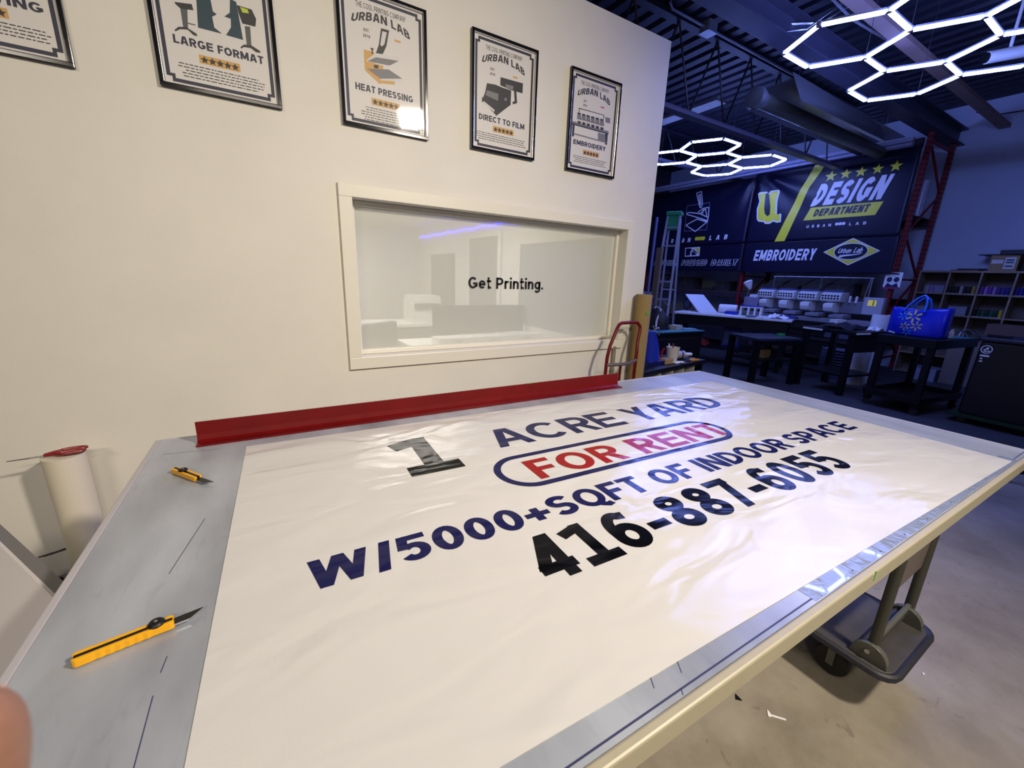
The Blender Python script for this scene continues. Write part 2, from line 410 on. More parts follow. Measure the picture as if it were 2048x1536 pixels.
ART_EMB=[('k',[(0.088,0.393),(0.318,0.396),(0.319,0.392),(0.089,0.388)]),('k',[(0.088,0.393),(0.094,0.393),(0.097,0.366),(0.091,0.366)]),('k',[(0.312,0.395),(0.318,0.396),(0.319,0.37),(0.312,0.37)]),('g',[(0.036,0.305),(0.372,0.304),(0.372,0.283),(0.038,0.286)]),('d',[(0.037,0.292),(0.371,0.29),(0.372,0.283),(0.038,0.284)]),('d',[(0.043,0.287),(0.062,0.287),(0.061,0.215),(0.045,0.213)]),('d',[(0.34,0.284),(0.367,0.283),(0.367,0.215),(0.348,0.215)]),('g',[(0.057,0.236),(0.362,0.233),(0.363,0.225),(0.058,0.228)]),('g',[(0.33,0.386),(0.377,0.387),(0.379,0.354),(0.334,0.353)]),('g',[(0.272,0.279),(0.341,0.277),(0.343,0.232),(0.278,0.231)]),('d',[(0.079,0.364),(0.107,0.365),(0.108,0.354),(0.08,0.354)]),('g',[(0.08,0.354),(0.11,0.355),(0.117,0.325),(0.078,0.324)]),('d',[(0.083,0.315),(0.116,0.315),(0.106,0.298),(0.093,0.298)]),('d',[(0.118,0.364),(0.148,0.365),(0.149,0.355),(0.119,0.354)]),('g',[(0.119,0.354),(0.151,0.355),(0.158,0.326),(0.118,0.325)]),('d',[(0.123,0.316),(0.157,0.315),(0.147,0.298),(0.133,0.298)]),('d',[(0.158,0.365),(0.188,0.365),(0.189,0.355),(0.159,0.354)]),('g',[(0.159,0.354),(0.191,0.355),(0.199,0.326),(0.159,0.325)]),('d',[(0.164,0.316),(0.198,0.315),(0.187,0.298),(0.173,0.298)]),('d',[(0.199,0.365),(0.229,0.366),(0.231,0.355),(0.2,0.355)]),('g',[(0.2,0.355),(0.233,0.356),(0.24,0.326),(0.2,0.325)]),('d',[(0.205,0.316),(0.239,0.316),(0.229,0.298),(0.215,0.298)]),('d',[(0.241,0.366),(0.271,0.366),(0.273,0.356),(0.242,0.355)]),('g',[(0.242,0.355),(0.275,0.356),(0.282,0.326),(0.241,0.325)]),('d',[(0.246,0.316),(0.281,0.316),(0.271,0.298),(0.257,0.298)]),('d',[(0.283,0.366),(0.314,0.367),(0.315,0.356),(0.284,0.356)]),('g',[(0.284,0.356),(0.317,0.357),(0.325,0.326),(0.283,0.325)]),('d',[(0.289,0.316),(0.324,0.316),(0.314,0.298),(0.299,0.298)])]
ART_PLOT=[('n',[(0.169,0.376),(0.217,0.38),(0.221,0.326),(0.234,0.319),(0.216,0.305),(0.219,0.267),(0.245,0.251),(0.16,0.25)]),('n',[(0.29,0.392),(0.312,0.387),(0.322,0.249),(0.259,0.25),(0.281,0.285),(0.284,0.317),(0.261,0.319),(0.283,0.339)]),('d',[(0.09,0.32),(0.149,0.33),(0.152,0.309),(0.107,0.303),(0.093,0.313)]),('s',[(0.107,0.303),(0.131,0.306),(0.124,0.236),(0.108,0.233)]),('s',[(0.124,0.258),(0.152,0.259),(0.152,0.255),(0.124,0.254)]),('d',[(0.076,0.218),(0.092,0.234),(0.119,0.24),(0.151,0.226),(0.154,0.217),(0.14,0.217),(0.123,0.232),(0.097,0.227),(0.079,0.214)]),('d',[(0.313,0.376),(0.368,0.376),(0.382,0.345),(0.376,0.314),(0.326,0.312),(0.316,0.349)]),('l',[(0.324,0.373),(0.353,0.372),(0.356,0.358),(0.331,0.354)]),('s',[(0.334,0.305),(0.355,0.308),(0.352,0.231),(0.334,0.229)]),('d',[(0.308,0.218),(0.323,0.232),(0.353,0.236),(0.384,0.223),(0.385,0.216),(0.368,0.214),(0.348,0.225),(0.321,0.222),(0.312,0.213)])]
ICON_LINES=[('t',[(6.828,3.165),(6.244,3.169),(6.216,2.883),(6.231,2.596),(6.81,2.601),(6.828,3.165)]),('w',[(6.62,3.418),(6.498,3.433),(6.42,3.151),(6.446,3.085),(6.483,3.103),(6.603,3.367),(6.62,3.418)]),('w',[(6.561,3.369),(6.52,3.373),(6.464,3.156),(6.48,3.137),(6.561,3.369)]),('w',[(6.802,3.009),(6.732,3.01),(6.467,2.962),(6.235,2.857),(6.237,2.774),(6.45,2.863),(6.796,2.973),(6.802,3.009)]),('w',[(6.515,2.995),(6.385,3.065),(6.256,3.071),(6.227,2.856)]),('w',[(6.45,2.96),(6.333,3.045),(6.273,2.888)]),('w',[(6.395,2.927),(6.383,3.051)]),('w',[(6.792,2.734),(6.515,2.847),(6.243,2.761),(6.512,2.577),(6.792,2.734)]),('w',[(6.45,2.863),(6.24,2.788)])]
ICON_BADGE=[('w',[(6.744,2.223),(6.343,2.231),(6.334,2.028),(6.725,2.021)]),('n',[(6.72,2.208),(6.581,2.21),(6.557,2.173),(6.584,2.122),(6.586,2.048),(6.71,2.043)]),('n',[(6.545,2.047),(6.406,2.052),(6.478,2.119),(6.551,2.136)]),('n',[(6.548,2.172),(6.506,2.178),(6.407,2.11),(6.411,2.081)]),('y',[(6.484,2.207),(6.36,2.21),(6.357,2.065),(6.398,2.102),(6.426,2.169)])]
DESIGN_ART=[('y',[(4.225,3.554),(4.049,3.54),(4.238,3.201),(4.498,2.268),(4.685,2.268),(4.37,3.204)]),('y',[(4.149,2.83),(3.09,2.813),(3.157,2.612),(4.236,2.618)]),('y',[(3.927,3.413),(3.954,3.354),(4.023,3.353),(3.971,3.311),(3.992,3.249),(3.933,3.284),(3.877,3.247),(3.893,3.309),(3.838,3.347),(3.906,3.352)]),('y',[(3.707,3.408),(3.731,3.352),(3.796,3.352),(3.747,3.312),(3.766,3.253),(3.712,3.286),(3.66,3.251),(3.675,3.31),(3.625,3.346),(3.687,3.351)]),('y',[(3.491,3.404),(3.514,3.348),(3.577,3.348),(3.529,3.308),(3.547,3.249),(3.494,3.282),(3.443,3.247),(3.458,3.306),(3.409,3.342),(3.471,3.347)]),('y',[(3.268,3.405),(3.29,3.351),(3.349,3.35),(3.303,3.311),(3.32,3.254),(3.27,3.286),(3.222,3.252),(3.237,3.309),(3.191,3.344),(3.249,3.349)]),('y',[(3.04,3.412),(3.062,3.355),(3.122,3.354),(3.075,3.313),(3.092,3.253),(3.041,3.286),(2.991,3.251),(3.007,3.311),(2.96,3.348),(3.02,3.353)])]
UL_ART=[('w',[(5.171,3.199),(5.139,3.226),(5.011,3.221),(4.97,3.19),(4.968,2.898),(4.939,2.791),(4.905,2.753),(4.866,2.784),(4.884,2.923),(4.96,3.188),(4.932,3.227),(4.802,3.23),(4.768,3.204),(4.769,3.012),(4.735,2.788),(4.704,2.76),(4.675,2.791),(4.648,2.763),(4.632,2.626),(4.703,2.618),(4.778,2.647),(4.842,2.609),(4.933,2.616),(4.958,2.65),(5.073,2.672),(5.114,2.719),(5.147,2.917),(5.116,3.054)]),('y',[(5.145,3.175),(5.12,3.2),(5.025,3.197),(4.999,3.177),(4.996,2.901),(4.961,2.785),(4.904,2.727),(4.842,2.751),(4.856,2.92),(4.93,3.167),(4.915,3.203),(4.807,3.208),(4.791,3.191),(4.796,3.015),(4.762,2.791),(4.707,2.735),(4.675,2.762),(4.666,2.745),(4.656,2.649),(4.707,2.643),(4.783,2.673),(4.856,2.636),(4.924,2.642),(4.944,2.673),(5.058,2.693),(5.091,2.726),(5.118,2.914),(5.092,3.051)]),('n',[(5.021,3.18),(4.996,2.901),(4.966,2.811),(4.909,2.754),(4.866,2.784),(4.88,2.923),(4.952,3.17),(4.984,3.192)])]
DIAMOND_ART=[('w',[(3.801,2.045),(3.393,2.268),(2.976,2.045),(3.38,1.814)]),('y',[(3.774,2.045),(3.389,2.25),(3.001,2.046),(3.385,1.834)])]
# ------------------------------------------------------------------ shared materials
cream = mat('wall_paint', (.72, .695, .625), .55, vary=.03, vscale=3, bump=.06, bscale=220)
trimw = mat('casing_paint', (.77, .74, .64), .35)
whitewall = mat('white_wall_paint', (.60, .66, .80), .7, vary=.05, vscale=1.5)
black = mat('black_plastic', (.004, .004, .006), .45, spec=.3)
black2 = mat('black_laminate', (.006, .006, .008), .4, spec=.3, vary=.15, vscale=8)
steel = mat('brushed_steel', (.55, .55, .57), .3, 1.0)
greysteel = mat('grey_painted_steel', (.10, .105, .09), .4, vary=.1, vscale=12)
darksteel = mat('dark_steel', (.05, .05, .05), .45, .6)
redpaint = mat('red_paint', (.125, .002, .003), .38, spec=.3, vary=.12, vscale=10)
rackred = mat('rack_red', (.26, .012, .016), .45, vary=.15, vscale=7)
white = mat('white_plastic', (.78, .78, .76), .4)
paperw = mat('paper', (.8, .8, .79), .8)
navyprint = mat('dark_print', (.022, .024, .055), .5)
cardboard = mat('cardboard', (.40, .27, .13), .8, vary=.08, vscale=9)
cardlight = mat('cardboard_pale', (.27, .185, .07), .8, vary=.06, vscale=9)
yellowp = mat('yellow_plastic', (.78, .38, .005), .35)
blueplastic = mat('blue_plastic', (.012, .03, .38), .3)
navypaint = mat('navy_paint', (.008, .012, .09), .35)
teal = mat('teal_cutting_mat', (.03, .22, .25), .5)
wood = mat('birch_board', (.36, .28, .19), .6, vary=.1, vscale=5)
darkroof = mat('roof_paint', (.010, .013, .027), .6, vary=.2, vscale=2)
rubber = mat('rubber', (.012, .012, .012), .7)

# ------------------------------------------------------------------ the room
def floor_material():
    m = mat('concrete', (.25, .225, .185), .42)
    nt = m.node_tree; b = nt.nodes['Principled BSDF']
    tc = nt.nodes.new('ShaderNodeTexCoord')
    n = nt.nodes.new('ShaderNodeTexNoise'); n.inputs['Scale'].default_value = 1.7; n.inputs['Detail'].default_value = 9; n.inputs['Roughness'].default_value = .65
    nt.links.new(tc.outputs['Object'], n.inputs['Vector'])
    r = nt.nodes.new('ShaderNodeValToRGB')
    e = r.color_ramp.elements
    e[0].position = .30; e[0].color = (.17, .145, .105, 1)
    e[1].position = .72; e[1].color = (.39, .36, .31, 1)
    q = r.color_ramp.elements.new(.5); q.color = (.29, .255, .20, 1)
    nt.links.new(n.outputs['Fac'], r.inputs['Fac'])
    v = nt.nodes.new('ShaderNodeTexNoise'); v.inputs['Scale'].default_value = 14; v.inputs['Detail'].default_value = 3; v.inputs['Distortion'].default_value = 1.2
    nt.links.new(tc.outputs['Object'], v.inputs['Vector'])
    k = nt.nodes.new('ShaderNodeMapRange'); k.inputs['From Min'].default_value = .27; k.inputs['From Max'].default_value = .34; k.inputs['To Min'].default_value = .72
    nt.links.new(v.outputs['Fac'], k.inputs['Value'])
    mx = nt.nodes.new('ShaderNodeVectorMath'); mx.operation = 'SCALE'
    nt.links.new(r.outputs['Color'], mx.inputs[0]); nt.links.new(k.outputs['Result'], mx.inputs['Scale'])
    nt.links.new(mx.outputs['Vector'], b.inputs['Base Color'])
    return m
MB().box(-4, -5, -.1, 10.4, 8.8, 0).build('floor', floor_material(), kind='structure')

o = MB().box(5.5, -4.9, .0005, 10.14, 8.49, .004).build('floor_overlay', mat('dark_overlay', (.055, .055, .062), .55, vary=.2, vscale=3)); tag(o, 'dark matting added to darken the workshop floor below the rack and carts', 'overlay')  # thin dark sheet added to darken the far floor
YW = 2.5
w = MB()
hx0, hx1, hz0, hz1 = .475, 2.545, .955, 1.83
w.box(-4, YW, 0, 2.81, YW + .13, hz0); w.box(-4, YW, hz1, 2.81, YW + .13, 3.1675)
w.box(-4, YW, hz0, hx0, YW + .13, hz1); w.box(hx1, YW, hz0, 2.81, YW + .13, hz1)
w.build('wall_left', cream, kind='structure')
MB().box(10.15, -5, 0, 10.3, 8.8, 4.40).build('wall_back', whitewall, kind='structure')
MB().box(2.82, 8.5, 0, 10.15, 8.65, 4.36).build('wall_side', mat('dark_side_wall', (.05, .05, .07), .8), kind='structure')
# office behind the window
offw = mat('office_wall_paint', (.72, .70, .66), .7)
MB().box(2.66, 2.63, 0, 2.78, 8.2, 2.25).build('wall_office_right', offw, kind='structure')
MB().box(-2.4, 8.05, 0, 2.66, 8.2, 2.25).build('wall_office_back', offw, kind='structure')
MB().box(-2.4, 2.63, 0, -2.25, 8.05, 2.25).build('wall_office_left', offw, kind='structure')
MB().box(-2.4, 2.63, 2.25, 2.78, 8.2, 2.35).build('ceiling_office', offw, kind='structure')

# window with its casing, stop, pane and vinyl lettering
win = bpy.data.objects.new('window_1', None); COL.objects.link(win); win.location = (1.5, 2.5, .9); win['kind'] = 'structure'
def wl(mb): mb.M = Matrix.Translation((-1.5, -2.5, -.9)); return mb
c = wl(MB())
for (x0, z0, x1, z1) in ((.406, 1.83, 2.601, 1.896), (.406, .885, 2.601, .955), (.406, .955, .475, 1.83), (2.545, .955, 2.601, 1.83)):
    c.box(x0, 2.482, z0, x1, 2.4999, z1)
c.build('window_frame', trimw, win, bevel=.003)
c = wl(MB())
for (x0, z0, x1, z1) in ((.476, 1.80, 2.544, 1.829), (.476, .956, 2.544, .982), (.476, .982, .50, 1.80), (2.52, .982, 2.544, 1.80)):
    c.box(x0, 2.575, z0, x1, 2.595, z1); c.box(x0, 2.607, z0, x1, 2.625, z1)
c.build('window_stop', trimw, win, bevel=.003)
wl(MB()).box(.478, 2.597, .958, 2.542, 2.605, 1.827).build('pane', glass_mat('window_glass', (.74, .75, .70), .52), win)
c = wl(MB())
P, W = text_polys('Get Printing.', .092, .10)
for q in P: c.poly([(1.212 + x / W * .618, 2.5945, 1.357 + y * .077) for x, y in q])
c.build('lettering', mat('black_vinyl', (.015, .015, .017), .4), win, face=(0, -1, 0))

# corrugated roof deck
cg = MB()
prof = []
x = -3.0
while x < 10.3:
    prof += [(x, 4.36), (x + .11, 4.36), (x + .13, 4.405), (x + .19, 4.405)]
    x += .21
v = [(px, y, pz) for y in (-5, 8.8) for px, pz in prof]
n = len(prof)
cg.add(v, [(i, i + 1, i + 1 + n, i + n) for i in range(n - 1)])
cg.build('ceiling', darkroof, kind='structure', solid=.012)

# ------------------------------------------------------------------ roof steel
def ibeam(name, label, y, z, x0, x1, wd, ht, m):
    b = MB(); b.box(x0, y - wd / 2, z, x1, y + wd / 2, z + .015); b.box(x0, y - .006, z + .015, x1, y + .006, z + ht - .015); b.box(x0, y - wd / 2, z + ht - .015, x1, y + wd / 2, z + ht)
    o = b.build(name, m); tag(o, label, 'beam'); return o
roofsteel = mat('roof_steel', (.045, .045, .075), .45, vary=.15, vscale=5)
ibeam('steel_beam', 'wide blue-lit steel beam under the roof, running past the hexagon lamp towards the back wall', 2.75, 3.75, 2.0, 10.14, .20, .24, roofsteel)
o = MB().box(2.5, 2.19, 3.9, 10.14, 2.31, 3.95).build('timber_joist', mat('primer_beam', (.30, .20, .17), .7, vary=.1, vscale=4)); tag(o, 'pale brownish timber crossing above the large hexagon lamp', 'timber')
def joist(y, zt, zb, x0, x1, label):
    t = thing('bar_joist', label, 'joist', ((x0 + x1) / 2, y, zb), group='open web joists')
    h = zt - zb; L = (x1 - x0) / 2
    MB().box(-L, -.05, h - .05, L, .05, h).build('top_chord', darkroof, t)
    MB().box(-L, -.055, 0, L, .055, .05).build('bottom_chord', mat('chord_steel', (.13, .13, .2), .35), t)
    x = -L + .1; up = True; d = MB()
    while x + .36 < L:
        d.tube([(x, 0, .03 if up else h - .03), (x + .36, 0, h - .03 if up else .03)], .012, 6)
        x += .36; up = not up
    d.build('web', darksteel, t)
    return t
joist(3.82, 4.33, 3.40, 3.2, 8.7, 'open web roof joist with lit bottom chord ending above the wall banners')
joist(6.3, 4.33, 3.75, 3.2, 10.1, 'far open web roof joist behind the small hexagon lamp')
o = MB().box(5.62, 4.1, 3.86, 5.84, 6.2, 3.90).build('plank', mat('pale_plank', (.22, .22, .22), .7, vary=.1), solid=0); tag(o, 'pale grey plank lying on the roof joists beside the partition corner', 'plank')

# radiant tube heater
t = thing('tube_heater', 'long grey tube heater with a slanted reflector hanging under the roof', 'heater', (6.6, 3.2, 3.5))
MB().tube([(-1.25, .08, .05), (2.2, .08, .05)], .085, 16).build('heater_tube', greysteel, t, smooth=True)
b = MB(); b.lathe([(.03, -1.45), (.11, -1.43), (.12, -1.38), (.085, -1.25)], 18, c=(0, .08, .05), axis='X'); b.build('burner_cone', mat('heater_grey', (.14, .15, .17), .5), t, smooth=True)
b = MB()
F = lambda x, u, w: (x, -.33 + u, .0 + w)
b.add([(-1.12, -.29, -.02), (1.25, -.29, -.02), (1.25, -.20, .20), (-1.22, -.20, .26)], [(0, 1, 2, 3)])
b.add([(-1.12, -.31, -.03), (1.25, -.31, -.03), (1.25, -.26, -.03), (-1.12, -.26, -.03)], [(0, 1, 2, 3)])
b.add([(-1.15, -.20, .22), (2.2, -.20, .22), (2.2, .24, .22), (-1.15, .24, .22)], [(0, 1, 2, 3)])
b.add([(-1.15, .24, .22), (2.2, .24, .22), (2.2, .34, .05), (-1.15, .34, .05)], [(0, 1, 2, 3)])
b.build('reflector', mat('reflector_sheet', (.45, .45, .48), .3, .8), t, solid=.006)
for x in (-.9, 1.7):
    MB().tube([(x, -.1, .22), (x, -.1, .86)], .006, 6).build('hanger', steel, t)

# conduit, junction box, cables, sensors
t = thing('conduit', 'thin grey conduit with a junction box under the roof by the partition corner', 'pipe', (4.4, 3.34, 4.0))
MB().tube([(-.72, 0, .3), (-.72, 0, .04), (-.68, 0, 0), (.0, 0, 0), (3.9, 0, 0)], .013, 8).build('pipe', steel, t, smooth=True)
MB().rbox(-.19, -.06, -.05, -.04, .06, .05, .02).build('junction_box', mat('galvanised', (.4, .42, .46), .4, .5), t)
t = thing('sensor', 'small pale blue sensor box with loose wires hanging under the big beam', 'sensor', (4.54, 2.9, 3.93))
MB().rbox(-.06, -.04, -.05, .06, .04, .17, .015).build('housing', mat('pale_blue_plastic', (.25, .35, .6), .4), t)
MB().tube([(0, 0, -.02), (.06, -.12, -.1), (.3, -.26, -.06), (.7, -.38, .25)], .009, 6).build('wire', steel, t, smooth=True)
MB().tube([(0, 0, .05), (.2, -.14, .0), (.5, -.28, .04), (.9, -.40, .30)], .014, 6).build('wire', steel, t, smooth=True)
MB().tube([(0, 0, .17), (0, 0, .40)], .008, 6).build('stem', steel, t)
t = thing('security_camera', 'small white security camera hanging from the roof at the right edge', 'camera', (6.6, 1.6, 3.75))
MB().tube([(-.1, .12, -.03), (.16, -.12, .02)], .055, 14).build('camera_body', white, t, smooth=True)
MB().tube([(.02, .0, .03), (.02, .0, .64)], .014, 8).build('mount', white, t)
MB().tube([(-.1, .12, -.03), (-.125, .143, -.035)], .045, 14).build('lens', black, t)
b = MB().tube([(3.9, 1.9, 4.25), (4.3, 2.2, 4.0), (4.6, 2.4, 3.98), (5.2, 2.42, 3.96), (6.2, 2.45, 4.05)], .012, 6).build('cable', mat('grey_cable', (.25, .25, .3), .6), smooth=True)
tag(b, 'loose grey cable sagging between the roof beams', 'cable')
b = MB().tube([(10.13, 2.62, 4.22), (10.13, 2.4, 4.12), (10.13, 2.1, 4.10), (10.13, 1.4, 4.02)], .008, 6).build('cable', darksteel, smooth=True)
tag(b, 'dark cable running down across the top of the white back wall', 'cable')

# ------------------------------------------------------------------ hexagon lamps
BLUE = (.20, .285, 1.0)
tube_em = mat('led_tube', (.9, .9, .95), .4, emit=BLUE, estr=78)
tube_cap = mat('led_housing', (.32, .32, .42), .4)
def hex_lamp(label, cells, z, A, org, stretch=1.0):
    t = thing('hexagon_lamp', label, 'lamp', (org[0], org[1], z), group=None)
    edges = {}; verts = {}
    for cx, cy in cells:
        for k in range(6):
            p = [(cx + A * cos(R(60 * (k + d))) * stretch, cy + A * sin(R(60 * (k + d)))) for d in (0, 1)]
            key = tuple(sorted((round(a, 2), round(b, 2)) for a, b in p))
            kk = tuple(sorted((round(a * 20), round(b * 20)) for a, b in p))
            edges[kk] = p
            for q in p: verts[(round(q[0] * 20), round(q[1] * 20))] = q
    for p in edges.values():
        a = Vector((*p[0], 0)); b = Vector((*p[1], 0)); d = (b - a).normalized()
        m = MB(); m.bar(a + d * .022, b - d * .022, .026, .020, 0); m.bar(a + d * .022 + Vector((0, 0, .0175)), b - d * .022 + Vector((0, 0, .0175)), .028, .014, 1)
        m.build('light_tube', [tube_em, tube_cap], t)
    for q in verts.values():
        MB().lathe([(.02, -.010), (.02, .025)], 10, c=(q[0], q[1], 0)).build('connector', tube_cap, t)
    for q in list(verts.values())[::5]:
        MB().tube([(q[0], q[1], .02), (q[0], q[1], 4.36 - z)], .0025, 4).build('hanging_wire', steel, t)
    return t
a = .43; s3 = a * math.sqrt(3)
hex_lamp('large glowing hexagon lamp hanging nearest the camera at upper right', [(0, 0), (.655, -s3 / 2), (1.31, 0), (0, -s3), (1.31, -s3), (.655, -1.5 * s3)], 3.46, a, (4.48, 2.115), 1.012)
hex_lamp('smaller looking glowing hexagon lamp hanging far back in front of the wall banners', [(0, 0), (.655, s3 / 2), (-.655, s3 / 2), (.655, -s3 / 2), (-.655, -s3 / 2)], 3.46, a, (6.85, 4.9), 1.012)

# ------------------------------------------------------------------ cutting table
TY = -.02251
def tfr(x, y, z=0.0): return (cos(TY) * x - sin(TY) * y, sin(TY) * x + cos(TY) * y, z)
tl, tr, tf_, tb = -.3882, 2.4897, .2706, 1.7336
TC = ((tl + tr) / 2, 1.0)
table = thing('cutting_table', 'large cutting table with a grey top and cream edging under the white banner', 'table', tfr(*TC), TY)
def TL(mb): mb.M = Matrix.Translation((-TC[0], -TC[1], 0)); return mb
def table_top_mat():
    m = mat('grey_table_mat', (.26, .275, .29), .30, spec=1.0)
    nt = m.node_tree; b = nt.nodes['Principled BSDF']
    tc = nt.nodes.new('ShaderNodeTexCoord')
    n = nt.nodes.new('ShaderNodeTexNoise'); n.inputs['Scale'].default_value = 3; n.inputs['Detail'].default_value = 8
    mp = nt.nodes.new('ShaderNodeMapping'); mp.inputs['Scale'].default_value = (2.2, .8, 1)
    nt.links.new(tc.outputs['Object'], mp.inputs['Vector']); nt.links.new(mp.outputs['Vector'], n.inputs['Vector'])
    r = nt.nodes.new('ShaderNodeValToRGB'); e = r.color_ramp.elements
    e[0].position = .33; e[0].color = (.225, .242, .275, 1); e[1].position = .66; e[1].color = (.375, .405, .45, 1)
    nt.links.new(n.outputs['Fac'], r.inputs['Fac'])
    v = nt.nodes.new('ShaderNodeTexNoise'); v.inputs['Scale'].default_value = 26; v.inputs['Detail'].default_value = 4; v.inputs['Distortion'].default_value = 1.5
    mp2 = nt.nodes.new('ShaderNodeMapping'); mp2.inputs['Scale'].default_value = (1.6, .35, 1)
    nt.links.new(tc.outputs['Object'], mp2.inputs['Vector']); nt.links.new(mp2.outputs['Vector'], v.inputs['Vector'])
    k = nt.nodes.new('ShaderNodeMapRange'); k.inputs['From Min'].default_value = .27; k.inputs['From Max'].default_value = .40; k.inputs['To Min'].default_value = .90
    nt.links.new(v.outputs['Fac'], k.inputs['Value'])
    mx = nt.nodes.new('ShaderNodeVectorMath'); mx.operation = 'SCALE'
    nt.links.new(r.outputs['Color'], mx.inputs[0]); nt.links.new(k.outputs['Result'], mx.inputs['Scale'])
    nt.links.new(mx.outputs['Vector'], b.inputs['Base Color'])
    bp = nt.nodes.new('ShaderNodeBump'); bp.inputs['Strength'].default_value = .3; bp.inputs['Distance'].default_value = .01
    nt.links.new(n.outputs['Fac'], bp.inputs['Height']); nt.links.new(bp.outputs['Normal'], b.inputs['Normal'])
    return m
b = TL(MB()); b.box(tl + .0, tf_, .822, tr, tb, .86, 0)
ink = mat('ink_line', (.03, .035, .09), .5)
def penline(p, q, wd=.0014):
    p = Vector((*p, .8603)); q = Vector((*q, .8603)); d = (q - p).normalized(); nrm = Vector((-d.y, d.x, 0)) * wd / 2
    b.poly([p - nrm, q - nrm, q + nrm, p + nrm], 1)
for p, q in (((-.197, 1.118), (-.234, .923)), ((-.2045, .632), (-.204, .50)), ((-.204, .50), (-.213, .42)), ((-.200, .70), (-.203, .67)),  ((.44, .300), (.45, .318)), ((.498, .297), (.51, .316)), ((.47, .2725), (.475, .279)),
             ((-.36, 1.60), (-.2, 1.575)),):
    penline(p, q)
penline((.10, .2795), (2.48, .2825), .003)
for k in range(16):
    x = .9 + k * .1 + random.uniform(-.03, .03); y = tf_ + .006
    penline((x, y), (x + random.uniform(-.02, .02), y + .035), .0009)
top = b.build('table_top', [table_top_mat(), ink], table)
b = TL(MB())
b.box(tl - .016, tf_ - .0165, .817, tr + .016, tf_ - .0002, .861)
TL(MB()).box(1.072, tf_ - .0172, .838, 1.077, tf_ - .0166, .862).build('ink_mark', mat('green_mark', (.06, .45, .02), .5), table)
b.build('front_edging', mat('cream_edging', (.38, .345, .24), .42, vary=.03, vscale=30), table, bevel=.004)
b = TL(MB())
b.box(tl - .016, tf_, .817, tl - .0002, tb + .016, .8605); b.box(tl, tb + .0002, .817, tr + .016, tb + .016, .8605); b.box(tr + .0002, tf_, .817, tr + .016, tb, .8605)
b.build('side_edging', mat('grey_edging', (.42, .40, .42), .35), table, bevel=.003)
film = mat('clear_film', (.22, .26, .36), .15, bump=.6, bscale=22, coat=.6)
b = TL(MB())
x = .86
while x < 2.2:
    x2 = x + random.uniform(.13, .2)
    b.box(x, .2725, .8602, x2, .318, .8606); x = x2 + .006
b.build('tape_strip', film, table)
for x, y in ((.05, .8), (2.1, .95), (.05, 1.55), (2.1, 1.55)):
    TL(MB()).box(x - .04, y - .04, 0, x + .04, y + .04, .82).build('leg', mat('table_leg_paint', (.2, .19, .17), .6), table)

# printed banner on the table
BY = -.0422
bw, bh = 2.429, 1.232
bo = (cos(BY) * -.1609 - sin(BY) * .3232, sin(BY) * -.1609 + cos(BY) * .3232, .8612)
banner = thing('vinyl_banner', 'glossy white printed vinyl banner with a phone number lying on the cutting table', 'banner', bo, BY)
vw = vinyl('banner_vinyl', (.585, .575, .55), .13)
sheet = MB(); sheet.grid(lambda u, v: (u * bw, v * bh, .0), 40, 20)
sheet.build('sheet', vw, banner, solid=.0008)
F = lambda x, y: (x, y, .0010)
ROUGH = .11
navy = vinyl('print_navy', (.004, .005, .062), ROUGH, .2); blk = vinyl('print_black', (.003, .003, .004), ROUGH, .2); red = vinyl('print_red', (.27, .003, .004), ROUGH, .2)
UP = (0, 0, 1)
write_words(banner, '1', F, .44, .612, .787, 1.072, blk, UP, h=.11, foot=True)
write_words(banner, 'ACRE YARD', F, .783, 2.066, .868, 1.033, navy, UP, h=.088, track=.055)
write_words(banner, 'FOR RENT', F, .792, 1.722, .611, .738, red, UP, h=.095, track=.10)
m = MB()
x0, x1, y0, y1, r = .677 + .012, 1.737 - .012, .575 + .012, .79 - .012, .0955
pts = _arc(x1 - r, (y0 + y1) / 2, r, (y1 - y0) / 2, -90, 90, 20) + _arc(x0 + r, (y0 + y1) / 2, r, (y1 - y0) / 2, 90, 270, 20)
for q in stroke_quads(('P', pts, True), .0115): m.poly([F(*p) for p in q])
m.build('pill_outline', navy, banner, face=UP)
write_words(banner, 'W/5000+SQFT OF INDOOR SPACE', F, .149, 2.306, .419, .511, navy, UP, h=.10, track=.08)
write_words(banner, '416-887-6055', F, .571, 1.832, .235, .38, blk, UP, h=.100, track=.115, foot=True)

# red steel straight edge standing at the back of the table
t = thing('straight_edge', 'long red steel angle bar lying along the back edge of the cutting table', 'ruler', (.73, 1.648, .861), math.atan2(1.624 - 1.666, 1.933))
b = MB()
L = .967
pr = [(-.03, 0), (.045, 0), (.045, .005), (.018, .006), (.008, .012), (.004, .03), (.002, .074), (-.004, .074), (-.006, .012), (-.03, .005)]
k = len(pr)
b.add([(-L, -y + .0, z) for y, z in pr] + [(L, -y, z) for y, z in pr], [tuple(range(k - 1, -1, -1)), tuple(range(k, 2 * k))] + [(i, (i + 1) % k, (i + 1) % k + k, i + k) for i in range(k)])
b.build('angle_bar', redpaint, t)
MB().box(.36, -.004, .0742, .39, .004, .0747).build('paint_mark', mat('green_ink', (.05, .3, .03), .5), t)

